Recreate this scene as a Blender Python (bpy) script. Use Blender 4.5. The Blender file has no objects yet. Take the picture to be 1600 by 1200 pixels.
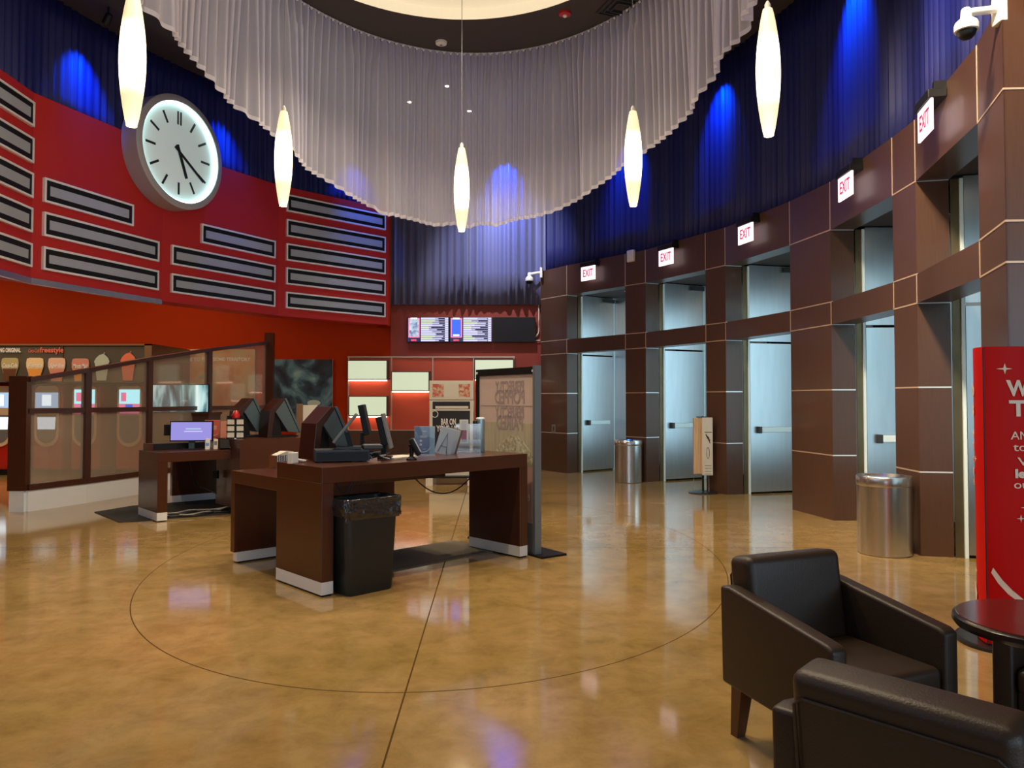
import bpy, bmesh, math, random
from mathutils import Vector, Matrix
random.seed(7)
PI = math.pi
D = bpy.data
SC = bpy.context.scene
COL = SC.collection

# ------------------------------------------------------------ camera
cam_d = D.cameras.new('camera'); cam = D.objects.new('camera', cam_d); COL.objects.link(cam)
cam_d.sensor_fit = 'HORIZONTAL'; cam_d.sensor_width = 36.0; cam_d.lens = 36.0 * 1200 / 1600
cam_d.shift_y = -10 / 1600.0
cam.location = (0, 0, 1.5); cam.rotation_euler = (PI / 2 + 0.0275, 0, 0)
cam_d.clip_start = 0.05; cam_d.clip_end = 100
SC.camera = cam
# ------------------------------------------------------------ view, world
SC.view_settings.view_transform = 'Standard'; SC.view_settings.look = 'None'
SC.view_settings.gamma = 1; SC.view_settings.use_curve_mapping = False
SC.view_settings.exposure = 0.0
w = D.worlds.new('world'); SC.world = w; w.use_nodes = True
w.node_tree.nodes['Background'].inputs[0].default_value = (0.62, 0.78, 1.0, 1)
w.node_tree.nodes['Background'].inputs[1].default_value = 1.0
SC.cycles.use_denoising = True
SC.cycles.max_bounces = 8; SC.cycles.transparent_max_bounces = 12
SC.cycles.sample_clamp_indirect = 6.0; SC.cycles.sample_clamp_direct = 0.0
SC.cycles.caustics_reflective = False; SC.cycles.caustics_refractive = False

# ------------------------------------------------------------ lights
def lamp(name, kind, loc, energy, color, aim=None, **kw):
    l = D.lights.new(name, kind); l.energy = energy; l.color = color
    for k, v in kw.items(): setattr(l, k, v)
    o = D.objects.new(name, l); COL.objects.link(o); o.location = loc
    if aim is not None:
        d = Vector(aim) - Vector(loc); o.rotation_euler = d.to_track_quat('-Z', 'Y').to_euler()
    return o
WARM = (1.0, 0.80, 0.56); COOL = (0.66, 0.84, 1.0)
# daylight through the storefront windows behind and to the right of the camera
lamp('daylight_right', 'AREA', (7.75, -3.0, 2.2), 150, COOL, (0, 4.5, 1.2), shape='RECTANGLE', size=4.5, size_y=3.2)
lamp('daylight_front', 'AREA', (2.5, -5.7, 2.2), 130, COOL, (0, 6, 1.2), shape='RECTANGLE', size=8.0, size_y=3.2)
# warm ceiling spots over the lobby, inside the curtain ring
for x, y in [(-1.9, 6.0), (0.5, 6.0), (-0.1, 9.4), (-1.4, 9.4), (-0.7, 4.9)]:
    lamp('ceiling_spot', 'SPOT', (x, y, 6.98), 370, WARM, (x, y, 0), spot_size=math.radians(120), spot_blend=0.8, shadow_soft_size=0.12)
# wall washers in the front ceiling, over the seating, that warm the near end of the right wall
for x, y, e, ax, ay, az in [(0.9, 3.0, 5200, 3.9, 6.7, 3.5), (1.8, 2.2, 200, 1.6, 3.2, 0.0), (-3.2, 2.4, 260, -3.0, 5.0, 0.5), (-2.8, 4.6, 700, -6.2, 11.0, 3.9)]:
    lamp('wall_washer', 'SPOT', (x, y, 6.95), e, WARM, (ax, ay, az), spot_size=math.radians(52), spot_blend=1.0, shadow_soft_size=0.35)
# blue spots on the dark curtain
BLUE = (0.0, 0.11, 1.0)

# ------------------------------------------------------------ materials
def mat(name, color, rough=0.5, metal=0.0, emit=None, es=1.0, spec=None, alpha=None, coat=None, trans=None, bump=None, noise=None, stretch=None, aniso=None, sheen=None):
    m = D.materials.new(name); m.use_nodes = True; nt = m.node_tree; b = nt.nodes['Principled BSDF']
    b.inputs['Base Color'].default_value = (*color, 1); b.inputs['Roughness'].default_value = rough; b.inputs['Metallic'].default_value = metal
    if spec is not None: b.inputs['Specular IOR Level'].default_value = spec
    if emit is not None:
        b.inputs['Emission Color'].default_value = (*emit, 1); b.inputs['Emission Strength'].default_value = es
    if alpha is not None: b.inputs['Alpha'].default_value = alpha
    if coat is not None: b.inputs['Coat Weight'].default_value = coat; b.inputs['Coat Roughness'].default_value = 0.1
    if trans is not None: b.inputs['Transmission Weight'].default_value = trans
    if aniso is not None: b.inputs['Anisotropic'].default_value = aniso
    if sheen is not None: b.inputs['Sheen Weight'].default_value = sheen; b.inputs['Sheen Roughness'].default_value = 0.4
    tc = None
    if noise or bump:
        tc = nt.nodes.new('ShaderNodeTexCoord'); mp = nt.nodes.new('ShaderNodeMapping')
        nt.links.new(tc.outputs['Object'], mp.inputs[0])
        if stretch: mp.inputs['Scale'].default_value = stretch
        n = nt.nodes.new('ShaderNodeTexNoise'); nt.links.new(mp.outputs[0], n.inputs['Vector'])
        n.inputs['Scale'].default_value = (noise or bump)[0]; n.inputs['Detail'].default_value = 5
        if noise:
            mr = nt.nodes.new('ShaderNodeMix'); mr.data_type = 'RGBA'
            mr.inputs[6].default_value = (*[c * (1 - noise[1]) for c in color], 1); mr.inputs[7].default_value = (*[min(1, c * (1 + noise[1])) for c in color], 1)
            nt.links.new(n.outputs['Fac'], mr.inputs[0]); nt.links.new(mr.outputs[2], b.inputs['Base Color'])
        if bump:
            bn = nt.nodes.new('ShaderNodeBump'); bn.inputs['Strength'].default_value = bump[1]; bn.inputs['Distance'].default_value = 0.02
            nt.links.new(n.outputs['Fac'], bn.inputs['Height']); nt.links.new(bn.outputs[0], b.inputs['Normal'])
    return m
M = {}
M['wood'] = mat('dark_wood_laminate', (0.080, 0.037, 0.022), 0.38, noise=(14, 0.22), stretch=(5, 5, 0.35), coat=0.10)
M['kiosk'] = mat('kiosk_laminate', (0.072, 0.021, 0.009), 0.30, noise=(14, 0.18), stretch=(5, 5, 0.5), coat=0.15)
M['seam'] = mat('pale_reveal_strip', (0.62, 0.46, 0.34), 0.35, metal=0.3)
M['steel'] = mat('brushed_steel', (0.60, 0.63, 0.66), 0.34, metal=1.0, noise=(3, 0.10), stretch=(6, 6, 0.6))
M['steel_can'] = mat('satin_steel', (0.66, 0.66, 0.65), 0.27, metal=1.0)
M['base_metal'] = mat('aluminium_plinth', (0.90, 0.94, 0.97), 0.35, metal=0.1)
M['bright_edge'] = mat('bright_steel_edge', (0.80, 0.95, 1.0), 0.3)
M['brass'] = mat('bronze_door_gasket', (0.14, 0.11, 0.06), 0.4, metal=0.7, noise=(5, 0.3))
M['black'] = mat('black_plastic', (0.007, 0.007, 0.008), 0.5, spec=0.3)
M['dark'] = mat('charcoal_plastic', (0.03, 0.033, 0.036), 0.45)
M['darkmetal'] = mat('dark_metal', (0.05, 0.05, 0.052), 0.35, metal=0.7)
M['grey'] = mat('grey_plastic', (0.17, 0.18, 0.19), 0.45)
M['silver'] = mat('silver_plastic', (0.55, 0.57, 0.6), 0.35, metal=0.4)
M['white'] = mat('white_plastic', (0.78, 0.76, 0.71), 0.4)
M['cream'] = mat('cream_paper', (0.74, 0.70, 0.60), 0.7)
M['red'] = mat('red_fascia_paint', (0.52, 0.024, 0.022), 0.5, spec=0.3)
M['orange'] = mat('orange_red_paint', (0.35, 0.025, 0.0), 0.7, noise=(0.5, 0.12), spec=0.1)
M['backred'] = mat('dark_red_paint', (0.27, 0.032, 0.018), 0.6)
M['cellred'] = mat('coral_red_panel', (0.60, 0.085, 0.040), 0.35)
M['ceil'] = mat('dark_ceiling_paint', (0.060, 0.048, 0.044), 0.8)
M['ceil2'] = mat('soffit_paint', (0.10, 0.09, 0.08), 0.8)
M['cove'] = mat('cream_paint_with_glow', (0.5, 0.45, 0.36), 0.7, emit=(1.0, 0.83, 0.56), es=0.62)  # cream paint given its own glow in place of cove lights
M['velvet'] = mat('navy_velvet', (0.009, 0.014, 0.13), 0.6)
M['leather'] = mat('brown_leather', (0.034, 0.020, 0.012), 0.42, bump=(180, 0.12), spec=0.42)
M['legwood'] = mat('walnut_leg', (0.10, 0.040, 0.016), 0.4, noise=(8, 0.3), stretch=(6, 6, 1))
M['tabletop'] = mat('mahogany_top', (0.105, 0.016, 0.012), 0.16, coat=0.6)
M['tabledark'] = mat('black_lacquer', (0.012, 0.009, 0.008), 0.25)
M['bin'] = mat('bin_plastic', (0.010, 0.016, 0.019), 0.42)
M['bag'] = mat('bin_liner', (0.010, 0.011, 0.013), 0.13, spec=0.9, bump=(16, 1.0), stretch=(1, 1, 1.6))
M['mat'] = mat('grey_floor_mat', (0.17, 0.145, 0.105), 0.9, noise=(120, 0.3))
M['matblack'] = mat('black_rubber_mat', (0.025, 0.025, 0.026), 0.8)
M['signred'] = mat('gloss_red_card', (0.66, 0.004, 0.002), 0.5, spec=0.12)
M['peach'] = mat('peach_ink', (1.0, 0.76, 0.58), 0.5)
M['redm'] = mat('machine_red', (0.50, 0.006, 0.006), 0.25, coat=0.4)
M['machcream'] = mat('machine_cream', (0.75, 0.55, 0.36), 0.3)
M['taupe'] = mat('taupe_menu_board', (0.085, 0.068, 0.045), 0.6, noise=(1.2, 0.15))
M['boardframe'] = mat('bronze_trim', (0.22, 0.11, 0.045), 0.5)
M['sgrey'] = mat('grey_sign_insert', (0.40, 0.43, 0.49), 0.6, noise=(1.5, 0.12))
M['swhite'] = mat('white_sign_frame', (0.88, 0.86, 0.88), 0.45)
M['cable'] = mat('black_cable', (0.012, 0.012, 0.012), 0.5)
M['wcable'] = mat('grey_cable', (0.45, 0.43, 0.4), 0.5)
M['bagtan'] = mat('tan_plastic_bag', (0.72, 0.50, 0.30), 0.5, noise=(12, 0.2), stretch=(8, 8, 0.4))
M['bagwhite'] = mat('clear_printed_bag', (0.70, 0.64, 0.55), 0.45, noise=(12, 0.12), stretch=(8, 8, 0.5))
M['ink'] = mat('black_ink', (0.015, 0.015, 0.02), 0.5)
M['whiteink'] = mat('white_ink', (0.85, 0.82, 0.78), 0.5)
def emis(name, color, strength, base=(0.02, 0.02, 0.02)):
    return mat(name, base, 0.3, emit=color, es=strength)
M['e_down'] = emis('lit_downlight', (1.0, 0.86, 0.66), 14)
M['e_box'] = emis('lit_light_box', (0.80, 0.90, 0.62), 0.72, (0.2, 0.2, 0.17))
M['e_strip'] = emis('lit_led_strip', (1.0, 0.72, 0.52), 6.0)
M['e_exit'] = emis('lit_exit_face', (1.0, 0.83, 0.90), 1.35, (0.5, 0.4, 0.4))
M['e_exitred'] = emis('exit_red_letters', (0.75, 0.02, 0.12), 0.9)
M['e_ring'] = emis('lit_clock_ring', (0.55, 1.0, 0.98), 6)
M['e_face'] = emis('backlit_clock_face', (0.60, 0.74, 0.72), 0.30, (0.62, 0.64, 0.62))
M['e_purple'] = emis('lilac_screen', (0.34, 0.30, 0.78), 0.95)
M['e_cyan'] = emis('cyan_screen', (0.45, 0.92, 1.0), 1.7)
M['e_pink'] = emis('pink_screen', (1.0, 0.22, 0.40), 1.3)
M['e_pale'] = emis('pale_blue_screen', (0.50, 0.68, 0.90), 0.9)
M['e_white'] = emis('white_screen', (0.85, 0.95, 1.0), 1.5)
M['e_navy'] = emis('navy_screen', (0.02, 0.02, 0.12), 0.7)
M['e_lime'] = emis('lime_screen', (0.72, 0.85, 0.5), 1.0)
M['e_lil'] = emis('lavender_screen', (0.66, 0.66, 0.95), 1.2)
M['e_blue'] = emis('blue_screen', (0.03, 0.12, 0.85), 1.3)
M['e_red'] = emis('red_screen', (0.95, 0.08, 0.14), 1.3)

def nodes(name):
    m = D.materials.new(name); m.use_nodes = True; nt = m.node_tree
    return m, nt, nt.nodes, nt.links, nt.nodes['Principled BSDF']

# polished concrete floor with saw-cut joints: an oval and two crossing lines
def floor_mat():
    m, nt, N, L, b = nodes('polished_concrete')
    tc = N.new('ShaderNodeTexCoord'); sp = N.new('ShaderNodeSeparateXYZ'); L.new(tc.outputs['Object'], sp.inputs[0])
    n1 = N.new('ShaderNodeTexNoise'); n1.inputs['Scale'].default_value = 0.5; n1.inputs['Detail'].default_value = 5; n1.inputs['Roughness'].default_value = 0.6
    n2 = N.new('ShaderNodeTexNoise'); n2.inputs['Scale'].default_value = 4.2; n2.inputs['Detail'].default_value = 9; n2.inputs['Roughness'].default_value = 0.72; n2.inputs['Distortion'].default_value = 0.3
    for n in (n1, n2): L.new(tc.outputs['Object'], n.inputs['Vector'])
    r1 = N.new('ShaderNodeValToRGB'); e = r1.color_ramp.elements
    e[0].position = 0.30; e[0].color = (0.34, 0.225, 0.060, 1); e[1].position = 0.72; e[1].color = (0.56, 0.365, 0.165, 1)
    L.new(n1.outputs['Fac'], r1.inputs[0])
    r2 = N.new('ShaderNodeValToRGB'); e = r2.color_ramp.elements
    e[0].position = 0.32; e[0].color = (0.60, 0.56, 0.46, 1); e[1].position = 0.60; e[1].color = (1.04, 1.03, 1.0, 1)
    L.new(n2.outputs['Fac'], r2.inputs[0])
    mx = N.new('ShaderNodeMix'); mx.data_type = 'RGBA'; mx.blend_type = 'MULTIPLY'; mx.inputs[0].default_value = 0.75
    L.new(r1.outputs[0], mx.inputs[6]); L.new(r2.outputs[0], mx.inputs[7])
    def mth(op, a, bb=None, c=None):
        x = N.new('ShaderNodeMath'); x.operation = op
        for i, v in enumerate((a, bb, c)):
            if v is None: continue
            if isinstance(v, (int, float)): x.inputs[i].default_value = v
            else: L.new(v, x.inputs[i])
        return x.outputs[0]
    X, Y = sp.outputs[0], sp.outputs[1]
    ex = mth('DIVIDE', mth('ADD', X, 0.63), 2.585); ey = mth('DIVIDE', mth('ADD', Y, -7.73), 3.765)
    rr = mth('SQRT', mth('ADD', mth('MULTIPLY', ex, ex), mth('MULTIPLY', ey, ey)))
    l1 = mth('LESS_THAN', mth('ABSOLUTE', mth('SUBTRACT', rr, 1.0)), 0.0013)
    l2 = mth('LESS_THAN', mth('ABSOLUTE', mth('ADD', mth('ADD', X, 0.455), mth('MULTIPLY', Y, 0.0228))), 0.0045)
    l3 = mth('LESS_THAN', mth('ABSOLUTE', mth('SUBTRACT', Y, 7.78)), 0.0045)
    ln = mth('MAXIMUM', l1, mth('MAXIMUM', l2, l3))
    m2 = N.new('ShaderNodeMix'); m2.data_type = 'RGBA'; L.new(ln, m2.inputs[0]); L.new(mx.outputs[2], m2.inputs[6]); m2.inputs[7].default_value = (0.10, 0.055, 0.02, 1)
    L.new(m2.outputs[2], b.inputs['Base Color'])
    rr2 = mth('ADD', mth('MULTIPLY', n1.outputs['Fac'], 0.10), 0.035)
    L.new(mth('MAXIMUM', rr2, mth('MULTIPLY', ln, 0.7)), b.inputs['Roughness'])
    L.new(mth('MULTIPLY', mth('SUBTRACT', 1.0, ln), 1.0), b.inputs['Specular IOR Level'])
    return m
M['floor'] = floor_mat()
# sheer curtain: partly see-through, partly diffuse and translucent cloth
def sheer(name, op, col, graze=None):
    m, nt, N, L, b = nodes(name)
    N.remove(b); out = N['Material Output']
    tr = N.new('ShaderNodeBsdfTransparent'); df = N.new('ShaderNodeBsdfDiffuse'); tl = N.new('ShaderNodeBsdfTranslucent')
    df.inputs[0].default_value = (*col, 1); tl.inputs[0].default_value = (*col, 1)
    a = N.new('ShaderNodeMixShader'); a.inputs[0].default_value = 0.35; L.new(df.outputs[0], a.inputs[1]); L.new(tl.outputs[0], a.inputs[2])
    c = N.new('ShaderNodeMixShader'); c.inputs[0].default_value = op
    if graze:   # woven cloth closes up when seen edge-on along a fold
        lw = N.new('ShaderNodeLayerWeight'); lw.inputs[0].default_value = 0.5; mr = N.new('ShaderNodeMapRange')
        L.new(lw.outputs['Facing'], mr.inputs[0]); mr.inputs[1].default_value = 0.1; mr.inputs[2].default_value = 0.85; mr.inputs[3].default_value = op; mr.inputs[4].default_value = graze
        L.new(mr.outputs[0], c.inputs[0])
    L.new(tr.outputs[0], c.inputs[1]); L.new(a.outputs[0], c.inputs[2])
    L.new(c.outputs[0], out.inputs[0])
    return m
M['sheer'] = sheer('white_voile', 0.54, (0.84, 0.83, 0.98), 0.97)
M['sheer_hem'] = sheer('voile_hem', 0.90, (0.84, 0.82, 0.93))
M['haze'] = sheer('hazy_screen_glass', 0.46, (0.50, 0.42, 0.32))
M['haze2'] = sheer('clearer_screen_glass', 0.26, (0.50, 0.42, 0.32))
M['acrylic'] = sheer('clear_acrylic', 0.22, (0.7, 0.85, 0.95))
M['backprint'] = sheer('back_of_translucent_print', 0.93, (0.86, 0.72, 0.64))
def glossmix(m, amt, rough=0.05):
    nt = m.node_tree; N = nt.nodes; L = nt.links; out = N['Material Output']; src = out.inputs[0].links[0].from_socket
    g = N.new('ShaderNodeBsdfGlossy'); g.inputs['Roughness'].default_value = rough
    mx = N.new('ShaderNodeMixShader'); mx.inputs[0].default_value = amt; L.new(src, mx.inputs[1]); L.new(g.outputs[0], mx.inputs[2]); L.new(mx.outputs[0], out.inputs[0])
glossmix(M['haze'], 0.05); glossmix(M['haze2'], 0.05); glossmix(M['acrylic'], 0.10)
# pendant glass: glows strongest round the bulb in its middle
def pendant_mat():
    m, nt, N, L, b = nodes('lit_opal_glass')
    tc = N.new('ShaderNodeTexCoord'); sp = N.new('ShaderNodeSeparateXYZ'); L.new(tc.outputs['Object'], sp.inputs[0])
    r = N.new('ShaderNodeValToRGB'); r.color_ramp.interpolation = 'EASE'; mr = N.new('ShaderNodeMapRange')
    mr.inputs[1].default_value = 0.0; mr.inputs[2].default_value = 1.12; L.new(sp.outputs[2], mr.inputs[0]); L.new(mr.outputs[0], r.inputs[0])
    e = r.color_ramp.elements; e[0].position = 0.20; e[0].color = (0.16, 0.16, 0.16, 1); e[1].position = 0.80; e[1].color = (0.16, 0.16, 0.16, 1)
    x = e.new(0.40); x.color = (1, 1, 1, 1); x = e.new(0.62); x.color = (1, 1, 1, 1)
    mu = N.new('ShaderNodeMath'); mu.operation = 'MULTIPLY'; L.new(r.outputs[0], mu.inputs[0]); mu.inputs[1].default_value = 5.5
    b.inputs['Emission Color'].default_value = (1.0, 0.79, 0.44, 1); L.new(mu.outputs[0], b.inputs['Emission Strength'])
    b.inputs['Base Color'].default_value = (0.8, 0.72, 0.5, 1); b.inputs['Roughness'].default_value = 0.3
    return m
M['pendant'] = pendant_mat()
def ramp_mat(name, stops, scale=2.0, detail=6, dist=1.0, rough=0.5, stretch=(1, 1, 1), emit=0.0, w=0.0):
    m, nt, N, L, b = nodes(name)
    tc = N.new('ShaderNodeTexCoord'); mp = N.new('ShaderNodeMapping'); mp.inputs['Scale'].default_value = stretch; mp.inputs['Location'].default_value = (w, w, w)
    L.new(tc.outputs['Object'], mp.inputs[0]); n = N.new('ShaderNodeTexNoise'); n.inputs['Scale'].default_value = scale; n.inputs['Detail'].default_value = detail; n.inputs['Distortion'].default_value = dist
    L.new(mp.outputs[0], n.inputs['Vector']); r = N.new('ShaderNodeValToRGB'); e = r.color_ramp.elements
    e[0].position, e[0].color = stops[0][0], (*stops[0][1], 1); e[1].position, e[1].color = stops[-1][0], (*stops[-1][1], 1)
    for p, c in stops[1:-1]:
        x = e.new(p); x.color = (*c, 1)
    L.new(n.outputs['Fac'], r.inputs[0]); L.new(r.outputs[0], b.inputs['Base Color']); b.inputs['Roughness'].default_value = rough
    if emit: L.new(r.outputs[0], b.inputs['Emission Color']); b.inputs['Emission Strength'].default_value = emit
    return m
M['art_blue'] = ramp_mat('blue_abstract_print', [(0.36, (0.010, 0.009, 0.014)), (0.50, (0.022, 0.045, 0.075)), (0.62, (0.09, 0.19, 0.23)), (0.76, (0.25, 0.36, 0.34))], 1.5, 7, 1.6, w=3.1)
M['art_orange'] = ramp_mat('sandy_abstract_print', [(0.34, (0.62, 0.20, 0.05)), (0.50, (0.66, 0.34, 0.13)), (0.60, (0.55, 0.42, 0.20)), (0.72, (0.20, 0.26, 0.24))], 1.6, 5, 0.9, w=1.7)
M['art_teal'] = ramp_mat('teal_display_picture', [(0.36, (0.02, 0.04, 0.06)), (0.48, (0.10, 0.22, 0.26)), (0.60, (0.45, 0.72, 0.74)), (0.74, (0.8, 0.95, 0.95))], 2.4, 6, 0.6, stretch=(2.4, 1, 0.5), emit=0.8)
M['art_pop'] = ramp_mat('popcorn_print', [(0.35, (0.36, 0.31, 0.17)), (0.55, (0.66, 0.60, 0.40)), (0.7, (0.80, 0.76, 0.58))], 26, 4, 0.4)
M['art_pop2'] = ramp_mat('faded_field_print', [(0.35, (0.50, 0.45, 0.30)), (0.65, (0.62, 0.54, 0.38))], 3, 4, 0.4, stretch=(6, 1, 0.6))
M['art_film'] = ramp_mat('promo_film_still', [(0.38, (0.10, 0.16, 0.34)), (0.55, (0.42, 0.52, 0.66)), (0.68, (0.82, 0.84, 0.80))], 9, 5, 0.8, emit=0.9)
M['art_rose'] = ramp_mat('rosy_leaflet_print', [(0.4, (0.60, 0.12, 0.08)), (0.55, (0.70, 0.45, 0.30)), (0.7, (0.70, 0.68, 0.52))], 16, 4, 0.8)
M['ltblue'] = mat('light_blue_card', (0.16, 0.36, 0.72), 0.3)
M['cyanband'] = mat('pale_cyan_card', (0.42, 0.72, 0.86), 0.3)
M['leaflet'] = mat('silver_leaflet', (0.52, 0.56, 0.58), 0.3)
M['mauve'] = mat('mauve_ink', (0.30, 0.12, 0.20), 0.5)
M['pinkpaper'] = mat('faded_pink_print', (0.56, 0.33, 0.29), 0.6)
M['printgrey'] = mat('faded_grey_print', (0.42, 0.33, 0.31), 0.6)
M['amber'] = mat('amber_drink', (0.80, 0.33, 0.06), 0.5); M['ambp'] = mat('pale_amber_drink', (0.85, 0.62, 0.34), 0.5)
M['cola'] = mat('cola_brown', (0.13, 0.045, 0.02), 0.5); M['colaf'] = mat('cola_foam', (0.48, 0.40, 0.18), 0.5)
M['pinkc'] = mat('pink_drink', (0.66, 0.27, 0.19), 0.5); M['pinkp'] = mat('pale_pink_drink', (0.80, 0.50, 0.36), 0.5)
M['mint'] = mat('mint_slush', (0.50, 0.58, 0.48), 0.5); M['coral'] = mat('coral_slush', (0.85, 0.20, 0.10), 0.5)
M['coralink'] = mat('coral_ink', (0.80, 0.16, 0.09), 0.5)

# ------------------------------------------------------------ mesh helpers
class MB:
    def __init__(s): s.v = []; s.f = []; s.m = []; s.mats = []
    def mi(s, k):
        if k not in s.mats: s.mats.append(k)
        return s.mats.index(k)
    def add(s, vs, fs, k, T=None):
        o = len(s.v); i = s.mi(k)
        s.v += [tuple(T @ Vector(p)) if T else tuple(p) for p in vs]
        for f in fs: s.f.append([o + q for q in f]); s.m.append(i)
        return s
    def box(s, x0, x1, y0, y1, z0, z1, k, T=None):
        vs = [(x, y, z) for z in (z0, z1) for y in (y0, y1) for x in (x0, x1)]
        return s.add(vs, [(0, 2, 3, 1), (4, 5, 7, 6), (0, 1, 5, 4), (2, 6, 7, 3), (0, 4, 6, 2), (1, 3, 7, 5)], k, T)
    def prism(s, pts, z0, z1, k, T=None):          # polygon in xy, extruded in z (ccw)
        n = len(pts)
        vs = [(p[0], p[1], z0) for p in pts] + [(p[0], p[1], z1) for p in pts]
        return s.add(vs, [tuple(range(n))[::-1], tuple(range(n, 2 * n))] + [(i, (i + 1) % n, n + (i + 1) % n, n + i) for i in range(n)], k, T)
    def lathe(s, prof, k, T=None, n=32, cap=True):  # prof: (r, z) bottom to top
        vs = []; fs = []
        for r, z in prof:
            for i in range(n):
                a = 2 * PI * i / n; vs.append((r * math.cos(a), r * math.sin(a), z))
        for j in range(len(prof) - 1):
            for i in range(n):
                a, b = j * n + i, j * n + (i + 1) % n; fs.append((a, b, b + n, a + n))
        if cap:
            fs.append(tuple(range(n))[::-1]); fs.append(tuple((len(prof) - 1) * n + i for i in range(n)))
        return s.add(vs, fs, k, T)
    def tube(s, pts, r, k, T=None, n=8):
        P = [Vector(p) for p in pts]; vs = []; fs = []
        for i, p in enumerate(P):
            d = (P[min(i + 1, len(P) - 1)] - P[max(i - 1, 0)]).normalized()
            a = d.cross(Vector((0, 0, 1)));
            if a.length < 1e-3: a = d.cross(Vector((1, 0, 0)))
            a.normalize(); b = d.cross(a)
            for q in range(n):
                t = 2 * PI * q / n; vs.append(tuple(p + a * (r * math.cos(t)) + b * (r * math.sin(t))))
        for i in range(len(P) - 1):
            for q in range(n):
                a, b = i * n + q, i * n + (q + 1) % n; fs.append((a, b, b + n, a + n))
        fs.append(tuple(range(n))[::-1]); fs.append(tuple((len(P) - 1) * n + i for i in range(n)))
        return s.add(vs, fs, k, T)
    def build(s, name, parent=None, loc=None, rot=None, smooth=False, bevel=None, seg=2):
        me = D.meshes.new(name); me.from_pydata(s.v, [], s.f)
        for k in s.mats: me.materials.append(M[k])
        for p, i in zip(me.polygons, s.m): p.material_index = i
        bm = bmesh.new(); bm.from_mesh(me); bmesh.ops.recalc_face_normals(bm, faces=bm.faces); bm.to_mesh(me); bm.free()
        if smooth:
            for p in me.polygons: p.use_smooth = True
            me.set_sharp_from_angle(angle=math.radians(38))
        o = D.objects.new(name, me); COL.objects.link(o)
        if parent: o.parent = parent
        if loc: o.location = loc
        if rot: o.rotation_euler = rot
        if bevel:
            md = o.modifiers.new('bevel', 'BEVEL'); md.width = bevel; md.segments = seg; md.limit_method = 'ANGLE'; md.angle_limit = math.radians(35)
            if smooth is not False or seg > 2:
                for p in me.polygons: p.use_smooth = True
        return o
def bx(k, x0, x1, y0, y1, z0, z1, T=None): return MB().box(x0, x1, y0, y1, z0, z1, k, T)
def R(a, ax='Z'): return Matrix.Rotation(a, 4, ax)
def TR(x, y, z): return Matrix.Translation((x, y, z))
def tag(o, label=None, cat=None, group=None, kind=None):
    if label: o['label'] = label
    if cat: o['category'] = cat
    if group: o['group'] = group
    if kind: o['kind'] = kind
    return o
def thing(name, label, cat, loc=(0, 0, 0), rz=0.0, group=None):
    o = D.objects.new(name, None); COL.objects.link(o); o.empty_display_size = 0.1
    o.location = loc; o.rotation_euler = (0, 0, rz)
    return tag(o, label, cat, group)
def struct(o): o['kind'] = 'structure'; return o
def copy_tree(o, parent=None):
    c = o.copy(); COL.objects.link(c); c.parent = parent
    for ch in list(o.children): copy_tree(ch, c)
    return c
def text(name, s, k, parent, loc, rot, size=0.1, width=None, ext=0.001, align='CENTER', bold=0.0, shear=0.0, space=1.0):
    cu = D.curves.new(name, 'FONT'); cu.body = s; cu.size = size; cu.extrude = ext; cu.align_x = align; cu.align_y = 'CENTER'; cu.offset = bold; cu.shear = shear; cu.space_character = space
    cu.resolution_u = 3
    t = D.objects.new(name, cu); COL.objects.link(t); bpy.context.view_layer.update()
    me = D.meshes.new_from_object(t.evaluated_get(bpy.context.evaluated_depsgraph_get()))
    COL.objects.unlink(t); D.objects.remove(t)
    if width:
        xs = [v.co.x for v in me.vertices]; sc = width / max(1e-4, max(xs) - min(xs))
        for v in me.vertices: v.co.x *= sc
    me.materials.clear(); me.materials.append(M[k])
    o = D.objects.new(name, me); COL.objects.link(o); o.parent = parent; o.location = loc; o.rotation_euler = rot
    return o
FRONT = (PI / 2, 0, 0)      # lettering standing upright and facing local -Y

# ------------------------------------------------------------ floor, ceiling
struct(bx('floor', -16, 9, -7, 18.5, -0.12, 0).build('floor'))
CX, CY, CA, CB = -0.70, 7.80, 2.70, 3.28
ZC = 7.04
mb = MB(); n = 96; X0, X1, Y0, Y1 = -7.2, 9.0, -7.0, 18.5
ins = []; outs = []
for i in range(n):
    a = 2 * PI * i / n; c, s = math.cos(a), math.sin(a)
    ins.append((CX + CA * c, CY + CB * s)); k = min((X1 - CX) / c if c > 1e-6 else 1e9, (X0 - CX) / c if c < -1e-6 else 1e9, (Y1 - CY) / s if s > 1e-6 else 1e9, (Y0 - CY) / s if s < -1e-6 else 1e9)
    outs.append((CX + k * c, CY + k * s))
vs = [(x, y, ZC) for x, y in ins] + [(x, y, ZC) for x, y in outs]
mb.add(vs, [(i, (i + 1) % n, n + (i + 1) % n, n + i) for i in range(n)], 'ceil')
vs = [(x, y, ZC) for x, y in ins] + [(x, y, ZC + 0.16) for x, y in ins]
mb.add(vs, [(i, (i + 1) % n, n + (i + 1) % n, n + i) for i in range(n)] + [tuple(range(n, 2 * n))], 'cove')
# corners left over by the radial fan
for cx_, cy_ in ((X0, Y0), (X0, Y1), (X1, Y0), (X1, Y1)):
    q = sorted(range(n), key=lambda i: abs(outs[i][0] - cx_) + abs(outs[i][1] - cy_))[:2]
    mb.add([(cx_, cy_, ZC), (*outs[q[0]], ZC), (*outs[q[1]], ZC)], [(0, 1, 2)], 'ceil')
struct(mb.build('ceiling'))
# lower ceiling over the concession area

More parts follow.
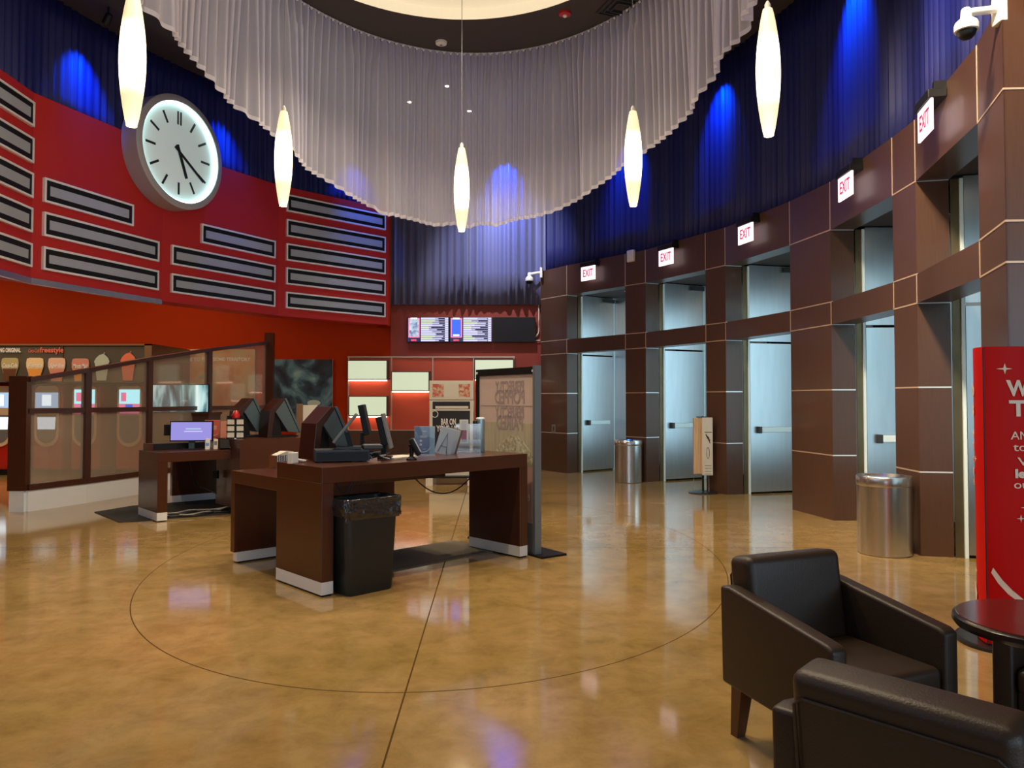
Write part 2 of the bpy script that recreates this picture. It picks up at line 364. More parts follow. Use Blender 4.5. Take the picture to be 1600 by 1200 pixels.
# ------------------------------------------------------------ outer shell
struct(MB().box(-16, 0.75, 16.45, 16.7, 0, 7.04, 'orange').build('wall_back'))
struct(MB().box(-16.2, -16, -7, 18.4, 0, 7.04, 'orange').build('wall_left'))
struct(MB().box(0.75, 9.0, 18.2, 18.4, 0, 7.04, 'ceil').build('wall_back_service'))
# storefront behind the camera: frames and daylight
mb = MB()
mb.box(-16, 9, -7.2, -7.0, 3.9, 7.04, 'ceil2').box(-16, -2.2, -7.2, -7.0, 0, 3.9, 'ceil2').box(7.6, 9.0, -7.2, -7.0, 0, 3.9, 'ceil2').box(-2.2, 7.6, -7.2, -7.0, 0, 0.25, 'darkmetal')
struct(mb.build('wall_front'))
mb = MB()
mb.box(8.8, 9.0, -7, 18.4, 3.9, 7.04, 'ceil2').box(8.8, 9.0, -0.5, 18.4, 0, 3.9, 'wood').box(8.8, 9.0, -7, -6.5, 0, 3.9, 'ceil2').box(8.8, 9.0, -6.5, -0.5, 0, 0.25, 'darkmetal')
struct(mb.build('wall_right_outer'))
mb = MB()
for i in range(6):
    x = -2.2 + i * 1.93; mb.box(x, x + 0.08, -7.15, -7.05, 0.25, 3.9, 'darkmetal')
mb.box(-2.2, 7.6, -7.15, -7.05, 2.5, 2.58, 'darkmetal'); struct(mb.build('window_1'))
mb = MB()
for i in range(6):
    y = -6.5 + i * 1.19; mb.box(8.85, 8.95, y, y + 0.08, 0.25, 3.9, 'darkmetal')
mb.box(8.85, 8.95, -6.5, -0.5, 2.5, 2.58, 'darkmetal'); struct(mb.build('window_2'))

# ------------------------------------------------------------ red fascia (faceted, following the oval)
PF = [(-5.9, 6.6), (-6.123, 7.626), (-6.251, 9.936), (-5.554, 12.132), (-4.364, 14.29), (-2.60, 16.10)]
ZF0, ZF1 = 3.05, 5.50
def offset(P, d):
    out = []
    for i, p in enumerate(P):
        a = Vector(P[max(i - 1, 0)]); b = Vector(P[i]); c = Vector(P[min(i + 1, len(P) - 1)])
        ns = []
        for u, v_ in ((a, b), (b, c)):
            e = v_ - u
            if e.length > 1e-6: e.normalize(); ns.append(Vector((-e.y, e.x)))
        nn = sum(ns, Vector((0, 0))).normalized(); k = d / max(0.4, nn.dot(ns[0]))
        out.append((p[0] + nn.x * k, p[1] + nn.y * k))
    return out
PFo = offset(PF, 0.42)     # to the left of travel = away from the lobby
mb = MB()
for i in range(len(PF) - 1):
    a, b, c, d = PF[i], PF[i + 1], PFo[i + 1], PFo[i]
    mb.prism([a, b, c, d], ZF0, ZF1, 'red')
struct(mb.build('wall_fascia_red'))
mb = MB()
PT0 = offset(PF, -0.012); PT1 = offset(PF, 0.05)
for i in range(0, 3):
    mb.prism([PT0[i], PT0[i + 1], PT1[i + 1], PT1[i]], ZF0 - 0.055, ZF0 + 0.02, 'steel_can')
struct(mb.build('trim_1'))
# right-hand end return of the fascia, orange-red
ex_ = [(-2.62, 16.09), (-2.56, 16.12), (-2.60, 16.42), (-2.9, 16.42)]
struct(MB().prism(ex_, ZF0 - 0.02, ZF1, 'orange').build('trim_2'))

# lower ceiling over the concession area, behind the fascia
struct(MB().prism([(-16, 4.0), (-6.5, 4.0)] + PFo + [(-2.2, 16.45), (-16, 16.45)], 4.70, 4.80, 'ceil2').build('ceiling_concession'))

# menu sign panels on the fascia
ROWS = [(3.20, 3.51), (3.65, 3.97), (4.10, 4.425), (4.555, 4.885), (5.03, 5.355)]
def fascia_frame(i, s):
    a, b = Vector(PF[i]), Vector(PF[i + 1]); e = (b - a).normalized(); p = a + e * s
    return p, math.atan2(e.y, e.x)
rown = ['bottom', 'second from bottom', 'middle', 'second from top', 'top']
def menu_sign(i, s0, s1, row, label, group):
    p, a = fascia_frame(i, s0); z0, z1 = ROWS[row]; L_ = s1 - s0; H = z1 - z0
    # local x along the facet; the lobby lies to the right of travel, local -Y
    t = thing('menu_sign', label, 'menu sign', (p.x, p.y, z0), a, group)
    mb = MB()
    for x0, x1, y0, y1 in ((0, L_, 0, 0.028), (0, L_, H - 0.028, H), (0, 0.028, 0.028, H - 0.028), (L_ - 0.028, L_, 0.028, H - 0.028)):
        mb.box(x0, x1, -0.045, -0.001, y0, y1, 'swhite')
    mb.build('frame', t)
    bx('black', 0.028, L_ - 0.028, -0.034, -0.001, 0.028, H - 0.028).build('border', t)
    bx('sgrey', 0.088, L_ - 0.088, -0.040, -0.034, 0.098, H - 0.098).build('insert', t)
for r in range(5):
    menu_sign(1, 0.22, 2.27, r, f'grey menu sign cut by the photo left edge, {rown[r]} of five', 'menu signs, leftmost column')
for r, s1 in ((0, 2.20), (1, 2.20), (2, 1.671)):
    menu_sign(2, 0.148, s1, r, 'long grey menu sign below the clock on the left, ' + ('lowest of three', 'middle of three', 'shortest and top of three')[r], 'menu signs, column left of the clock')
for r, s0 in ((0, 0.149), (1, 0.149), (2, 0.714)):
    menu_sign(3, s0, 2.353, r, 'grey menu sign below and right of the clock, ' + ('lowest of three', 'middle of three', 'shortest and top of three')[r], 'menu signs, column right of the clock')
for r in range(5):
    menu_sign(4, 0.143, 2.425, r, f'grey menu sign at the right end of the red fascia, {rown[r]} of five', 'menu signs, rightmost column')

# ------------------------------------------------------------ clock
t = thing('wall_clock', 'large round backlit wall clock with grey drum on the red fascia', 'clock', (-5.47, 12.14, 5.39), math.atan2(0.933, 0.36))
TC = R(PI / 2, 'X')        # lathe axis z -> local -Y
mb = MB(); Rr = 0.888
mb.lathe([(Rr - 0.02, -0.05), (Rr, -0.03), (Rr, 0.27), (Rr - 0.02, 0.285), (Rr - 0.10, 0.285), (Rr - 0.10, 0.20)], 'clockgrey' if 'clockgrey' in M else 'grey', TC, 72, cap=False)
M['clockgrey'] = mat('clock_case', (0.40, 0.39, 0.41), 0.45)
mb.mats = ['clockgrey']
mb.build('case', t, smooth=True)
MB().lathe([(Rr - 0.09, 0.19), (Rr - 0.09, 0.205)], 'e_face', TC, 72).build('dial', t)
MB().lathe([(Rr - 0.118, 0.206), (Rr - 0.101, 0.206), (Rr - 0.101, 0.262), (Rr - 0.118, 0.262)], 'e_ring', TC, 72, cap=False).build('light_ring', t)
for k in range(12):
    mb = MB(); th = -k * PI / 6
    T = TC @ TR(0, 0, 0.208) @ R(th)
    if k == 0:
        mb.box(-0.044, -0.016, 0.45, 0.66, 0, 0.006, 'ink', T).box(0.016, 0.044, 0.45, 0.66, 0, 0.006, 'ink', T)
    else: mb.box(-0.018, 0.018, 0.47, 0.66, 0, 0.006, 'ink', T)
    mb.build('hour_mark', t)
MB().box(-0.026, 0.026, -0.13, 0.40, 0, 0.012, 'ink', TC @ TR(0, 0, 0.218) @ R(-math.radians(158))).build('hour_hand', t)
MB().box(-0.020, 0.020, -0.13, 0.60, 0, 0.012, 'ink', TC @ TR(0, 0, 0.232) @ R(-math.radians(124))).build('minute_hand', t)

# ------------------------------------------------------------ right wall: wood piers, beams, exit bays
W = [(0.61, 16.20), (1.11, 15.50), (2.11, 14.25), (2.42, 13.87), (3.15, 12.45), (3.36, 12.05), (3.80, 10.45), (3.96, 9.50), (3.93, 7.88), (3.90, 7.37), (3.55, 5.80), (3.33, 5.15)]
ZS = [0.80, 1.61, 2.42, 2.70, 3.60]; ZT = 4.20
PIER = [(0, 1), (2, 3), (4, 5), (6, 7), (8, 9), (10, 11)]; BAY = [(1, 2), (3, 4), (5, 6), (7, 8), (9, 10)]
def seg(i, j):
    a, b = Vector(W[i]), Vector(W[j]); e = b - a; l = e.length; e.normalize(); return a, b, e, Vector((-e.y, e.x)), l
mb = MB(); sm = MB()
def strip_h(a, b, z, nrm, h=0.014):
    o = -nrm * 0.004
    sm.add([(a.x, a.y, z - h / 2), (b.x, b.y, z - h / 2), (b.x, b.y, z + h / 2), (a.x, a.y, z + h / 2),
            (a.x + o.x, a.y + o.y, z - h / 2), (b.x + o.x, b.y + o.y, z - h / 2), (b.x + o.x, b.y + o.y, z + h / 2), (a.x + o.x, a.y + o.y, z + h / 2)],
           [(4, 5, 6, 7), (0, 1, 5, 4), (3, 7, 6, 2), (0, 4, 7, 3), (1, 2, 6, 5)], 'seam')
def strip_v(p, e, nrm, z0, z1, h=0.014):
    a = p - e * h / 2; b = p + e * h / 2; o = -nrm * 0.004
    sm.add([(a.x, a.y, z0), (b.x, b.y, z0), (b.x, b.y, z1), (a.x, a.y, z1), (a.x + o.x, a.y + o.y, z0), (b.x + o.x, b.y + o.y, z0), (b.x + o.x, b.y + o.y, z1), (a.x + o.x, a.y + o.y, z1)],
           [(4, 5, 6, 7), (0, 4, 7, 3), (1, 2, 6, 5), (0, 1, 5, 4), (3, 7, 6, 2)], 'seam')
DP = 0.29
for i, j in PIER:
    # nrm points away from the lobby (left of travel since the wall runs towards the camera)
    a, b, e, nr, l = seg(i, j)
    # neighbours' normals give the side faces, so bays keep square jambs
    na = seg(i - 1, i)[3] if i > 0 else nr; nb = seg(j, j + 1)[3] if j < 11 else Vector((0.9975, -0.0704))
    c = b + nb * DP; d = a + na * DP
    mb.prism([tuple(a), tuple(b), tuple(c), tuple(d)], 0, ZT, 'wood')
    for z in ZS: strip_h(a, b, z, nr)
    if j < 11:
        eb = seg(j, j + 1)[2]
        for z in ZS:
            o = eb * 0.004
            sm.add([(b.x, b.y, z - .007), (c.x, c.y, z - .007), (c.x, c.y, z + .007), (b.x, b.y, z + .007), (b.x + o.x, b.y + o.y, z - .007), (c.x + o.x, c.y + o.y, z - .007), (c.x + o.x, c.y + o.y, z + .007), (b.x + o.x, b.y + o.y, z + .007)],
                   [(4, 5, 6, 7), (0, 1, 5, 4), (3, 7, 6, 2), (0, 4, 7, 3), (1, 2, 6, 5)], 'seam2')
    for p in (a, b):
        if (p is a and i == 0) or (p is b and j == 11): continue
        strip_v(p, e, nr, 2.42, 2.70); strip_v(p, e, nr, 3.60, ZT)
M['seam2'] = mat('pale_reveal_strip_cool', (0.80, 0.82, 0.84), 0.35, metal=0.5)
for i, j in BAY:
    a, b, e, nr, l = seg(i, j)
    for z0, z1 in ((2.42, 2.70), (3.60, ZT)):
        mb.prism([tuple(a), tuple(b), tuple(b + nr * DP), tuple(a + nr * DP)], z0, z1, 'wood')
# return of the last pier towards the seating area
a = Vector(W[11]); b = Vector((9.0, 4.75))
mb.prism([(a.x, a.y), (b.x, b.y), (b.x, b.y + 0.3), (a.x + 0.32, a.y + 0.45)], 0, 7.04, 'wood')
ed = (b - a).normalized()
for z in (0.80, 1.61, 2.42, 2.70, 3.60, 4.40): strip_h(a, b, z, Vector((-ed.y, ed.x)))
struct(mb.build('wall_right')); struct(sm.build('trim_3'))
# soffits and cap behind the wood wall
mb = MB()
for i, j in BAY:
    a, b, e, nr, l = seg(i, j)
    mb.prism([tuple(a + nr * DP), tuple(b + nr * DP), tuple(b + nr * 1.6), tuple(a + nr * 1.6)], 3.64, 3.70, 'ceil')
struct(mb.build('ceiling_exit_bays'))
bay_words = ['farthest bay, beside the back wall', 'second bay from the back', 'middle bay, behind the bag stand', 'bay behind the nearer steel bin', 'nearest bay, beside the red sign']
for k, (i, j) in enumerate(BAY):
    a, b, e, nr, l = seg(i, j)
    rz = math.atan2(nr.y, nr.x)                       # local x runs outward from the lobby, local -y towards the next pier
    base = D.objects.new(f'door_{k+1}', None); COL.objects.link(base); base.location = (a.x, a.y, 0); base.rotation_euler = (0, 0, rz); struct(base)
    tag(base, f'brushed steel exit door standing in the {bay_words[k]}')
    # local frame: +x outward, -y = along e (towards the camera)
    bx('brass', 0.30, 0.375, -0.012, 0.0, 0, 3.6).build('gasket', base)
    bx('bright_edge', 0.375, 0.405, -0.035, 0.0, 0, 3.6).build('door_frame', base)
    bx('steel', 0.41, 1.32, -0.03, 0.01, 0.03, 2.38).build('door_leaf', base, bevel=0.003)
    bx('steel', 0.41, 1.32, -0.03, 0.01, 2.41, 3.62).build('transom_panel', base)
    bx('bright_edge', 1.32, 1.345, -0.035, 0.01, 0, 3.62).build('back_stile', base)
    pb = bx('bright_edge', 0.56, 1.14, -0.10, -0.045, 0.97, 1.05).build('panic_bar', base, bevel=0.006)
    bx('dark', 0.52, 0.57, -0.105, -0.03, 0.955, 1.06).build('bar_end', pb)
    bx('dark', 1.0, 1.30, -0.09, -0.035, 3.52, 3.60).build('door_closer', base)
    mb = MB(); mb.box(1.345, 1.40, -l - 0.02, 0.02, 0, 3.64, 'steel')
    w_ = mb.build('back_panel', base)
    # far side of the bay, towards the next pier: added steel frame and an added cool fill lamp
    mb = MB(); mb.box(0.29, 1.40, -l - 0.03, -l + 0.0, 0, 0.25, 'steel').box(0.29, 1.40, -l - 0.03, -l, 3.4, 3.64, 'steel').box(0.29, 0.38, -l - 0.03, -l, 0.25, 3.4, 'steel').box(1.31, 1.40, -l - 0.03, -l, 0.25, 3.4, 'steel')
    mb.build('added_side_frame', base)
    p = a + e * (l - 0.03) + nr * 0.85
    q = a + nr * 0.85
    lamp('bay_cool_fill', 'AREA', (p.x, p.y, 1.9), (20, 19, 17, 10, 7)[k], (0.60, 0.90, 1.0), (q.x, q.y, 1.75), shape='RECTANGLE', size=0.85, size_y=2.7)
    # downlight in the bay soffit
    p = a + e * l * 0.6 + nr * 0.75
    dl = thing('recessed_downlight', f'small round downlight in the soffit of the {bay_words[k]}', 'ceiling light', (p.x, p.y, 3.64), 0, 'downlights in the exit bays')
    MB().lathe([(0.045, -0.012), (0.06, -0.008), (0.06, 0.0)], 'white', None, 20).build('trim_ring', dl)
    MB().lathe([(0.035, -0.016), (0.035, -0.012)], 'e_down', None, 16).build('lens', dl)
# exit signs, one over every bay
ex_words = ['lit EXIT sign farthest from the camera, beside the blue-grey curtain', 'lit EXIT sign second farthest, right of the white wall box', 'lit EXIT sign third of five, middle of the row', 'lit EXIT sign second nearest to the camera', 'lit EXIT sign nearest to the camera, below the dome camera']
for k, (i, j) in enumerate(BAY):
    a, b, e, nr, l = seg(i, j); c = a + e * (l * 0.46) - nr * 0.0
    t = thing('exit_sign', ex_words[k], 'exit sign', (c.x, c.y, 3.80), math.atan2(e.y, e.x), 'exit signs')
    # lobby is on local -Y? the wall normal away from the lobby is +Y in this frame
    bx('black', -0.20, 0.20, -0.15, 0.0, 0.27, 0.345).build('canopy', t, bevel=0.006)
    bx('black', 0.15, 0.19, -0.10, 0.0, 0.30, 0.41).build('bracket', t)
    bx('e_exit', -0.19, 0.19, -0.125, -0.105, 0.0, 0.27).build('panel', t)
    text('lettering', 'EXIT', 'e_exitred', t, (0, -0.127, 0.135), FRONT, 0.20, 0.27, 0.001, bold=0.003)

# small fittings on the wood wall
a, b, e, nr, l = seg(2, 3); p = a + e * l * 0.35
t = thing('wall_box', 'white plastic box on top of the pier between the two farthest exit signs', 'wall box', (p.x, p.y, 4.02), math.atan2(e.y, e.x))
bx('cream', -0.085, 0.085, -0.06, 0.0, 0.0, 0.22).build('housing', t, bevel=0.015)
bx('white', -0.03, 0.03, -0.066, -0.06, 0.08, 0.14).build('cover', t)
a, b, e, nr, l = seg(0, 1); p = a + e * l * 0.5
t = thing('outlet_plate', 'small switch plate on the wood pier left of the farthest exit', 'outlet', (p.x, p.y, 0.80), math.atan2(e.y, e.x))
bx('grey', -0.06, 0.06, -0.008, 0.0, 0.0, 0.17).build('plate', t, bevel=0.002)
bx('brass', -0.025, 0.025, -0.012, -0.008, 0.04, 0.13).build('socket', t)
def dome_camera(label, loc, rz, s=1.0):
    t = thing('security_camera', label, 'security camera', loc, rz, 'security cameras'); t.scale = (s, s, s)
    # local: wall at x=0, arm runs to -x
    bx('white', -0.03, 0.03, -0.07, 0.07, -0.10, 0.14).build('wall_plate', t, bevel=0.01)
    mb = MB().tube([(-0.02, 0, 0.03), (-0.10, 0, 0.02), (-0.26, 0, 0.0), (-0.285, 0, -0.01)], 0.034, 'white', n=14)
    mb.build('arm', t, smooth=True)
    T = TR(-0.285, 0, 0)
    MB().lathe([(0.03, 0.035), (0.04, 0.02), (0.045, -0.05), (0.085, -0.085), (0.095, -0.11), (0.095, -0.16), (0.085, -0.165)][::-1], 'white', T, 28).build('housing', t, smooth=True)
    MB().lathe([(0.01, -0.235), (0.045, -0.225), (0.068, -0.20), (0.08, -0.165)], 'black', T, 24).build('dome', t, smooth=True)
dome_camera('white dome camera on an arm above the nearest exit sign', (3.345, 5.20, 4.15), 0.0, 0.8)
dome_camera('small white camera at the far left end of the wood wall', (0.62, 16.1, 4.13), math.radians(-10), 0.9)

# ------------------------------------------------------------ curtains
def interp(P, n):
    P = [Vector(p) for p in P]; L_ = [0]
    for i in range(1, len(P)): L_.append(L_[-1] + (P[i] - P[i - 1]).length)
    out = []; tot = L_[-1]; k = 0
    for i in range(n + 1):
        s = tot * i / n
        while k < len(P) - 2 and L_[k + 1] < s: k += 1
        t = (s - L_[k]) / (L_[k + 1] - L_[k]); out.append(P[k].lerp(P[k + 1], t))
    return out, tot
def smooth_path(P, it=3):
    for _ in range(it):
        Q = [P[0]]
        for i in range(len(P) - 1):
            a, b = P[i], P[i + 1]
            Q += [(a[0] * .75 + b[0] * .25, a[1] * .75 + b[1] * .25), (a[0] * .25 + b[0] * .75, a[1] * .25 + b[1] * .75)]
        Q.append(P[-1]); P = Q
    return P
def drape(name, P, z0, z1, pleat, amp, k, label, rnd=0.35, rows=5):
    P = smooth_path(P); tot = interp(P, 2)[1]; n = int(tot / pleat * 8); pts, _ = interp(P, n)
    mb = MB(); vs = []; fs = []
    ph = 0; offs = []
    for i in range(n + 1):
        ph += 2 * PI / 8 * (1 + random.uniform(-rnd, rnd)); offs.append(math.sin(ph) * amp * (0.7 + 0.5 * math.sin(i * 0.013 * 8)))
    for i in range(n + 1):
        d = (pts[min(i + 1, n)] - pts[max(i - 1, 0)]).normalized(); nn = Vector((-d.y, d.x))
        for r in range(rows + 1):
            f = r / rows; o = offs[i] * (1.0 - 0.35 * f); p = pts[i] + nn * o
            vs.append((p.x, p.y, z0 + (z1 - z0) * f))
    for i in range(n):
        for r in range(rows):
            a = i * (rows + 1) + r; fs.append((a, a + rows + 1, a + rows + 2, a + 1))
    mb.add(vs, fs, k); o = mb.build(name, smooth=True)
    for p in o.data.polygons: p.use_smooth = True
    md = o.modifiers.new('thickness', 'SOLIDIFY'); md.thickness = 0.004
    return tag(o, label, 'curtain')
PWo = offset(W, 0.16)
drape('blue_curtain', [(0.72, 16.30), (0.78, 16.20)] + PWo[1:] + [(3.3, 4.3)], 4.10, 7.03, 0.13, 0.035, 'velvet', 'dark blue pleated curtain above the wood wall of exit bays on the right')
drape('blue_curtain', [(p[0], p[1]) for p in offset([(-5.4, 4.6)] + PF, 0.25)], 5.40, 7.03, 0.13, 0.035, 'velvet', 'dark blue pleated curtain above the red fascia on the left')
M['velvet_lit'] = mat('blue_cloth_lit_grey', (0.13, 0.135, 0.27), 0.42, sheen=0.3)  # the blue curtain cloth, with white light on it put into a greyer colour
drape('blue_curtain', [(-2.62, 16.30), (-1.0, 16.32), (0.72, 16.30)], 3.50, 7.03, 0.165, 0.055, 'velvet_lit', 'blue curtain coloured lit-grey, hanging low over the back wall between fascia and wood wall', rnd=0.5)

# oval ring of white sheer, its hem sweeping lowest at the far end
SX, SY, SA, SB = -0.58, 7.73, 3.05, 4.43
HEM = [(-180, 5.38), (-90, 5.5), (0, 5.42), (9, 5.40), (21, 5.16), (30, 5.0), (42, 4.84), (54, 4.58), (69, 4.37), (80, 4.27), (92, 4.23), (105, 4.25), (116, 4.30), (130, 4.58), (142, 4.80), (151, 5.02), (160, 5.17), (168, 5.33), (180, 5.38)]
def hem(a):
    a = (a + 180) % 360 - 180
    for (a0, z0), (a1, z1) in zip(HEM, HEM[1:]):
        if a0 <= a <= a1: return z0 + (z1 - z0) * (a - a0) / (a1 - a0)
    return 5.38
nP = 178; per = 8; n = nP * per
rows = 12; vs = []; fs = []; fm = []
ph = 0; big = [random.uniform(-1, 1) for _ in range(60)]
for i in range(n):
    a = 2 * PI * i / n; ph = 2 * PI * i / per
    ph2 = ph + 1.3 * math.sin(a * 23 + 1) + 0.8 * math.sin(a * 41)
    q = (i / n * 60); b0 = big[int(q) % 60] * (1 - q % 1) + big[(int(q) + 1) % 60] * (q % 1)
    zb = hem(math.degrees(a)) + 0.035 * math.sin(a * 30 + b0 * 2) + 0.02 * b0
    nx, ny = math.cos(a) / SA, math.sin(a) / SB; l = math.hypot(nx, ny); nx /= l; ny /= l
    for r in range(rows + 1):
        f = r / rows
        z = ZC - 0.02 - (ZC - 0.02 - zb) * f if r < rows else zb
        if r == rows - 1: z = zb + 0.055
        amp = 0.046 * (1 - 0.35 * f); o = math.sin(ph2 if f > 0.15 else ph) * amp + f * (0.10 * b0 + 0.06 * math.sin(a * 30 + 2 * b0))
        vs.append((SX + SA * math.cos(a) + nx * o, SY + SB * math.sin(a) + ny * o, z))
for i in range(n):
    for r in range(rows):
        a = i * (rows + 1) + r; b = ((i + 1) % n) * (rows + 1) + r
        fs.append((a, b, b + 1, a + 1)); fm.append(1 if r in (0, rows - 1) and (r != 0) else 0)
mb = MB(); mb.add(vs, fs, 'sheer'); mb.mi('sheer_hem'); mb.m = fm
o = mb.build('sheer_curtain'); [setattr(p, 'use_smooth', True) for p in o.data.polygons]
tag(o, 'white translucent pleated curtain hanging in an oval ring from the dark ceiling', 'curtain')
# curtain track with its row of pale gather beads
mb = MB(); pts = [(SX + SA * math.cos(2 * PI * i / 128), SY + SB * math.sin(2 * PI * i / 128), ZC - 0.012) for i in range(129)]
mb.tube(pts, 0.012, 'swhite', n=6)
for i in range(nP):
    a = 2 * PI * (i + .25) / nP
    mb.lathe([(0.004, -0.03), (0.017, -0.02), (0.017, 0.0), (0.004, 0.012)], 'swhite', TR(SX + (SA - 0.03) * math.cos(a), SY + (SB - 0.03) * math.sin(a), ZC - 0.03), 6)
tag(mb.build('curtain_track'), 'pale oval track with gather hooks holding the white curtain to the ceiling', 'curtain track')

# blue spots grazing the blue curtains (fixture on the ceiling, lamp inside it)
def blue_spot(x, y, tx, ty, tz, e, label, size=26):
    t = thing('curtain_spotlight', label, 'spotlight', (x, y, 7.03), 0, 'blue curtain spotlights')
    d = (Vector((tx, ty, tz)) - Vector((x, y, 6.88))).normalized(); T = TR(0, 0, -0.15) @ d.to_track_quat('Z', 'Y').to_matrix().to_4x4()
    MB().lathe([(0.012, -0.12), (0.012, 0)], 'black', None, 10).build('stem', t)
    MB().lathe([(0.03, -0.06), (0.05, -0.04), (0.055, 0.10), (0.05, 0.10), (0.045, 0.06)], 'black', T, 16).build('can', t, smooth=True)
    p = Vector((x, y, 6.88)) + d * 0.14
    lamp('blue_light', 'SPOT', p, e * 1.0, BLUE, (tx, ty, tz - 0.2), spot_size=math.radians(size), spot_blend=1.0, shadow_soft_size=0.03)
def near(px, py, off):
    pass
for (x, y, tx, ty, tz, e, lb) in [
    (-5.70, 10.70, -6.15, 10.85, 6.15, 760, 'blue spotlight over the left curtain, nearest the camera'),
    (-4.65, 13.05, -5.10, 13.33, 5.80, 620, 'blue spotlight over the left curtain, right of the clock'),
    (-2.85, 15.20, -3.18, 15.68, 5.90, 620, 'blue spotlight over the left curtain behind the white sheer'),
    (-0.15, 15.75, -0.13, 16.25, 6.30, 900, 'blue spotlight over the middle of the back curtain behind the sheer'),
    (1.85, 14.05, 2.20, 14.35, 5.60, 560, 'blue spotlight over the far part of the right curtain'),
    (2.98, 12.05, 3.42, 12.28, 6.30, 760, 'blue spotlight over the middle of the right curtain'),
    (3.55, 8.95, 4.08, 9.05, 6.15, 800, 'blue spotlight over the right curtain, second nearest'),
    (3.30, 6.80, 3.88, 6.75, 6.10, 420, 'blue spotlight over the right curtain, nearest the camera')]:
    blue_spot(x, y, tx, ty, tz, e * 0.62, lb, 64)
# white spot washing the blue-grey back curtain
lamp('back_curtain_wash', 'SPOT', (-0.4, 13.9, 6.95), 950, (0.85, 0.88, 1.0), (-0.1, 16.3, 4.2), spot_size=math.radians(62), spot_blend=0.9, shadow_soft_size=0.08)

# ------------------------------------------------------------ ceiling fittings
def downlight(x, y, z, label, group, s=1.0):
    t = thing('recessed_downlight', label, 'ceiling light', (x, y, z), 0, group)
    MB().lathe([(0.07 * s, -0.02), (0.10 * s, -0.012), (0.10 * s, 0.0)], 'white', None, 24).build('trim_ring', t, smooth=True)
    MB().lathe([(0.06 * s, -0.024), (0.06 * s, -0.02)], 'e_down', None, 20).build('lens', t)
for x, y, lb in [(-1.15, 13.42, 'middle one of the three small downlights seen through the white sheer'), (-1.91, 14.15, 'leftmost small downlight seen through the white sheer'), (-0.82, 14.6, 'lowest small downlight seen through the white sheer')]:
    downlight(x, y, ZC, lb, 'downlights behind the white sheer', 0.6)
downlight(-0.66, 10.62, ZC + 0.16, 'bright downlight set in the cream oval ceiling recess', 'downlight in the recess', 1.0)
t = thing('smoke_detector', 'white round smoke detector on the dark ceiling near the sheer', 'smoke detector', (-1.1, 11.78, ZC))
MB().lathe([(0.05, -0.05), (0.085, -0.035), (0.09, -0.01), (0.09, 0)], 'white', None, 28).build('body', t, smooth=True)
MB().lathe([(0.02, -0.056), (0.022, -0.05)], 'grey', None, 12).build('sensor', t)
t = thing('fire_strobe', 'red round fire alarm strobe on the dark ceiling', 'fire alarm', (0.76, 10.88, ZC))
MB().lathe([(0.06, -0.04), (0.085, -0.03), (0.09, 0)], 'redm', None, 28).build('body', t, smooth=True)
MB().lathe([(0.015, -0.07), (0.03, -0.055), (0.03, -0.04)], 'white', None, 16).build('lens', t, smooth=True)
t = thing('ceiling_vent', 'dark square air vent in the ceiling at upper right, beside the sheer', 'vent', (1.55, 10.7, ZC), math.radians(20))
mb = MB()
for q in range(3):
    s0 = 0.26 - q * 0.07
    for sgn in (-1, 1): mb.box(-s0, s0, sgn * s0 - 0.012, sgn * s0 + 0.012, -0.03 - q * 0.008, -0.005, 'dark').box(sgn * s0 - 0.012, sgn * s0 + 0.012, -s0, s0, -0.03 - q * 0.008, -0.005, 'dark')
mb.build('louvre', t); bx('ceil', -0.28, 0.28, -0.28, 0.28, -0.006, 0).build('backing', t)

# ------------------------------------------------------------ pendants
PEND = [(-3.10, 6.20, 'leftmost pendant lamp, hanging in front of the clock', 3.72), (-2.64, 8.80, 'glowing spindle pendant, second from the left, right of the clock', 3.72), (-0.66, 10.0, 'middle pendant of the five, smallest in view', 3.69),
        (1.40, 8.80, 'glowing spindle pendant, second from the right, before the sheer hem', 3.72), (2.20, 6.52, 'rightmost pendant lamp, hanging before the blue curtain', 3.75)]
t0 = None
for x, y, lb, zb in PEND:
    if t0 is None:
        t0 = thing('pendant_lamp', lb, 'pendant lamp', (x, y, zb), 0, 'spindle pendant lamps')
        prof = [(0.040 + 0.062 * math.sin(PI * (0.0 + 1.0 * i / 24)) ** 0.85, 1.10 * i / 24) for i in range(25)]
        MB().lathe([(0.02, 0.004)] + prof + [(0.02, 1.10)], 'pendant', None, 28).build('glass_shade', t0, smooth=True)
        MB().lathe([(0.024, 1.095), (0.026, 1.14), (0.010, 1.17)], 'white', None, 16).build('cap', t0, smooth=True)
        MB().lathe([(0.004, 1.16), (0.004, 3.28)], 'grey', None, 6).build('cord', t0)
        t = t0
    else:
        t = copy_tree(t0); t.location = (x, y, zb); t['label'] = lb
    lamp('pendant_bulb', 'POINT', (x, y - 0.0, zb - 0.12), 22, (1.0, 0.78, 0.5), shadow_soft_size=0.10)

# ------------------------------------------------------------ back wall: red field, wainscot, light boxes, screens
YB = 16.45
struct(bx('backred', -2.60, 0.75, YB - 0.03, YB, 2.39, 3.6).box(0.04, 0.75, YB - 0.03, YB, 0.83, 2.39, 'backred').build('wall_back_red'))
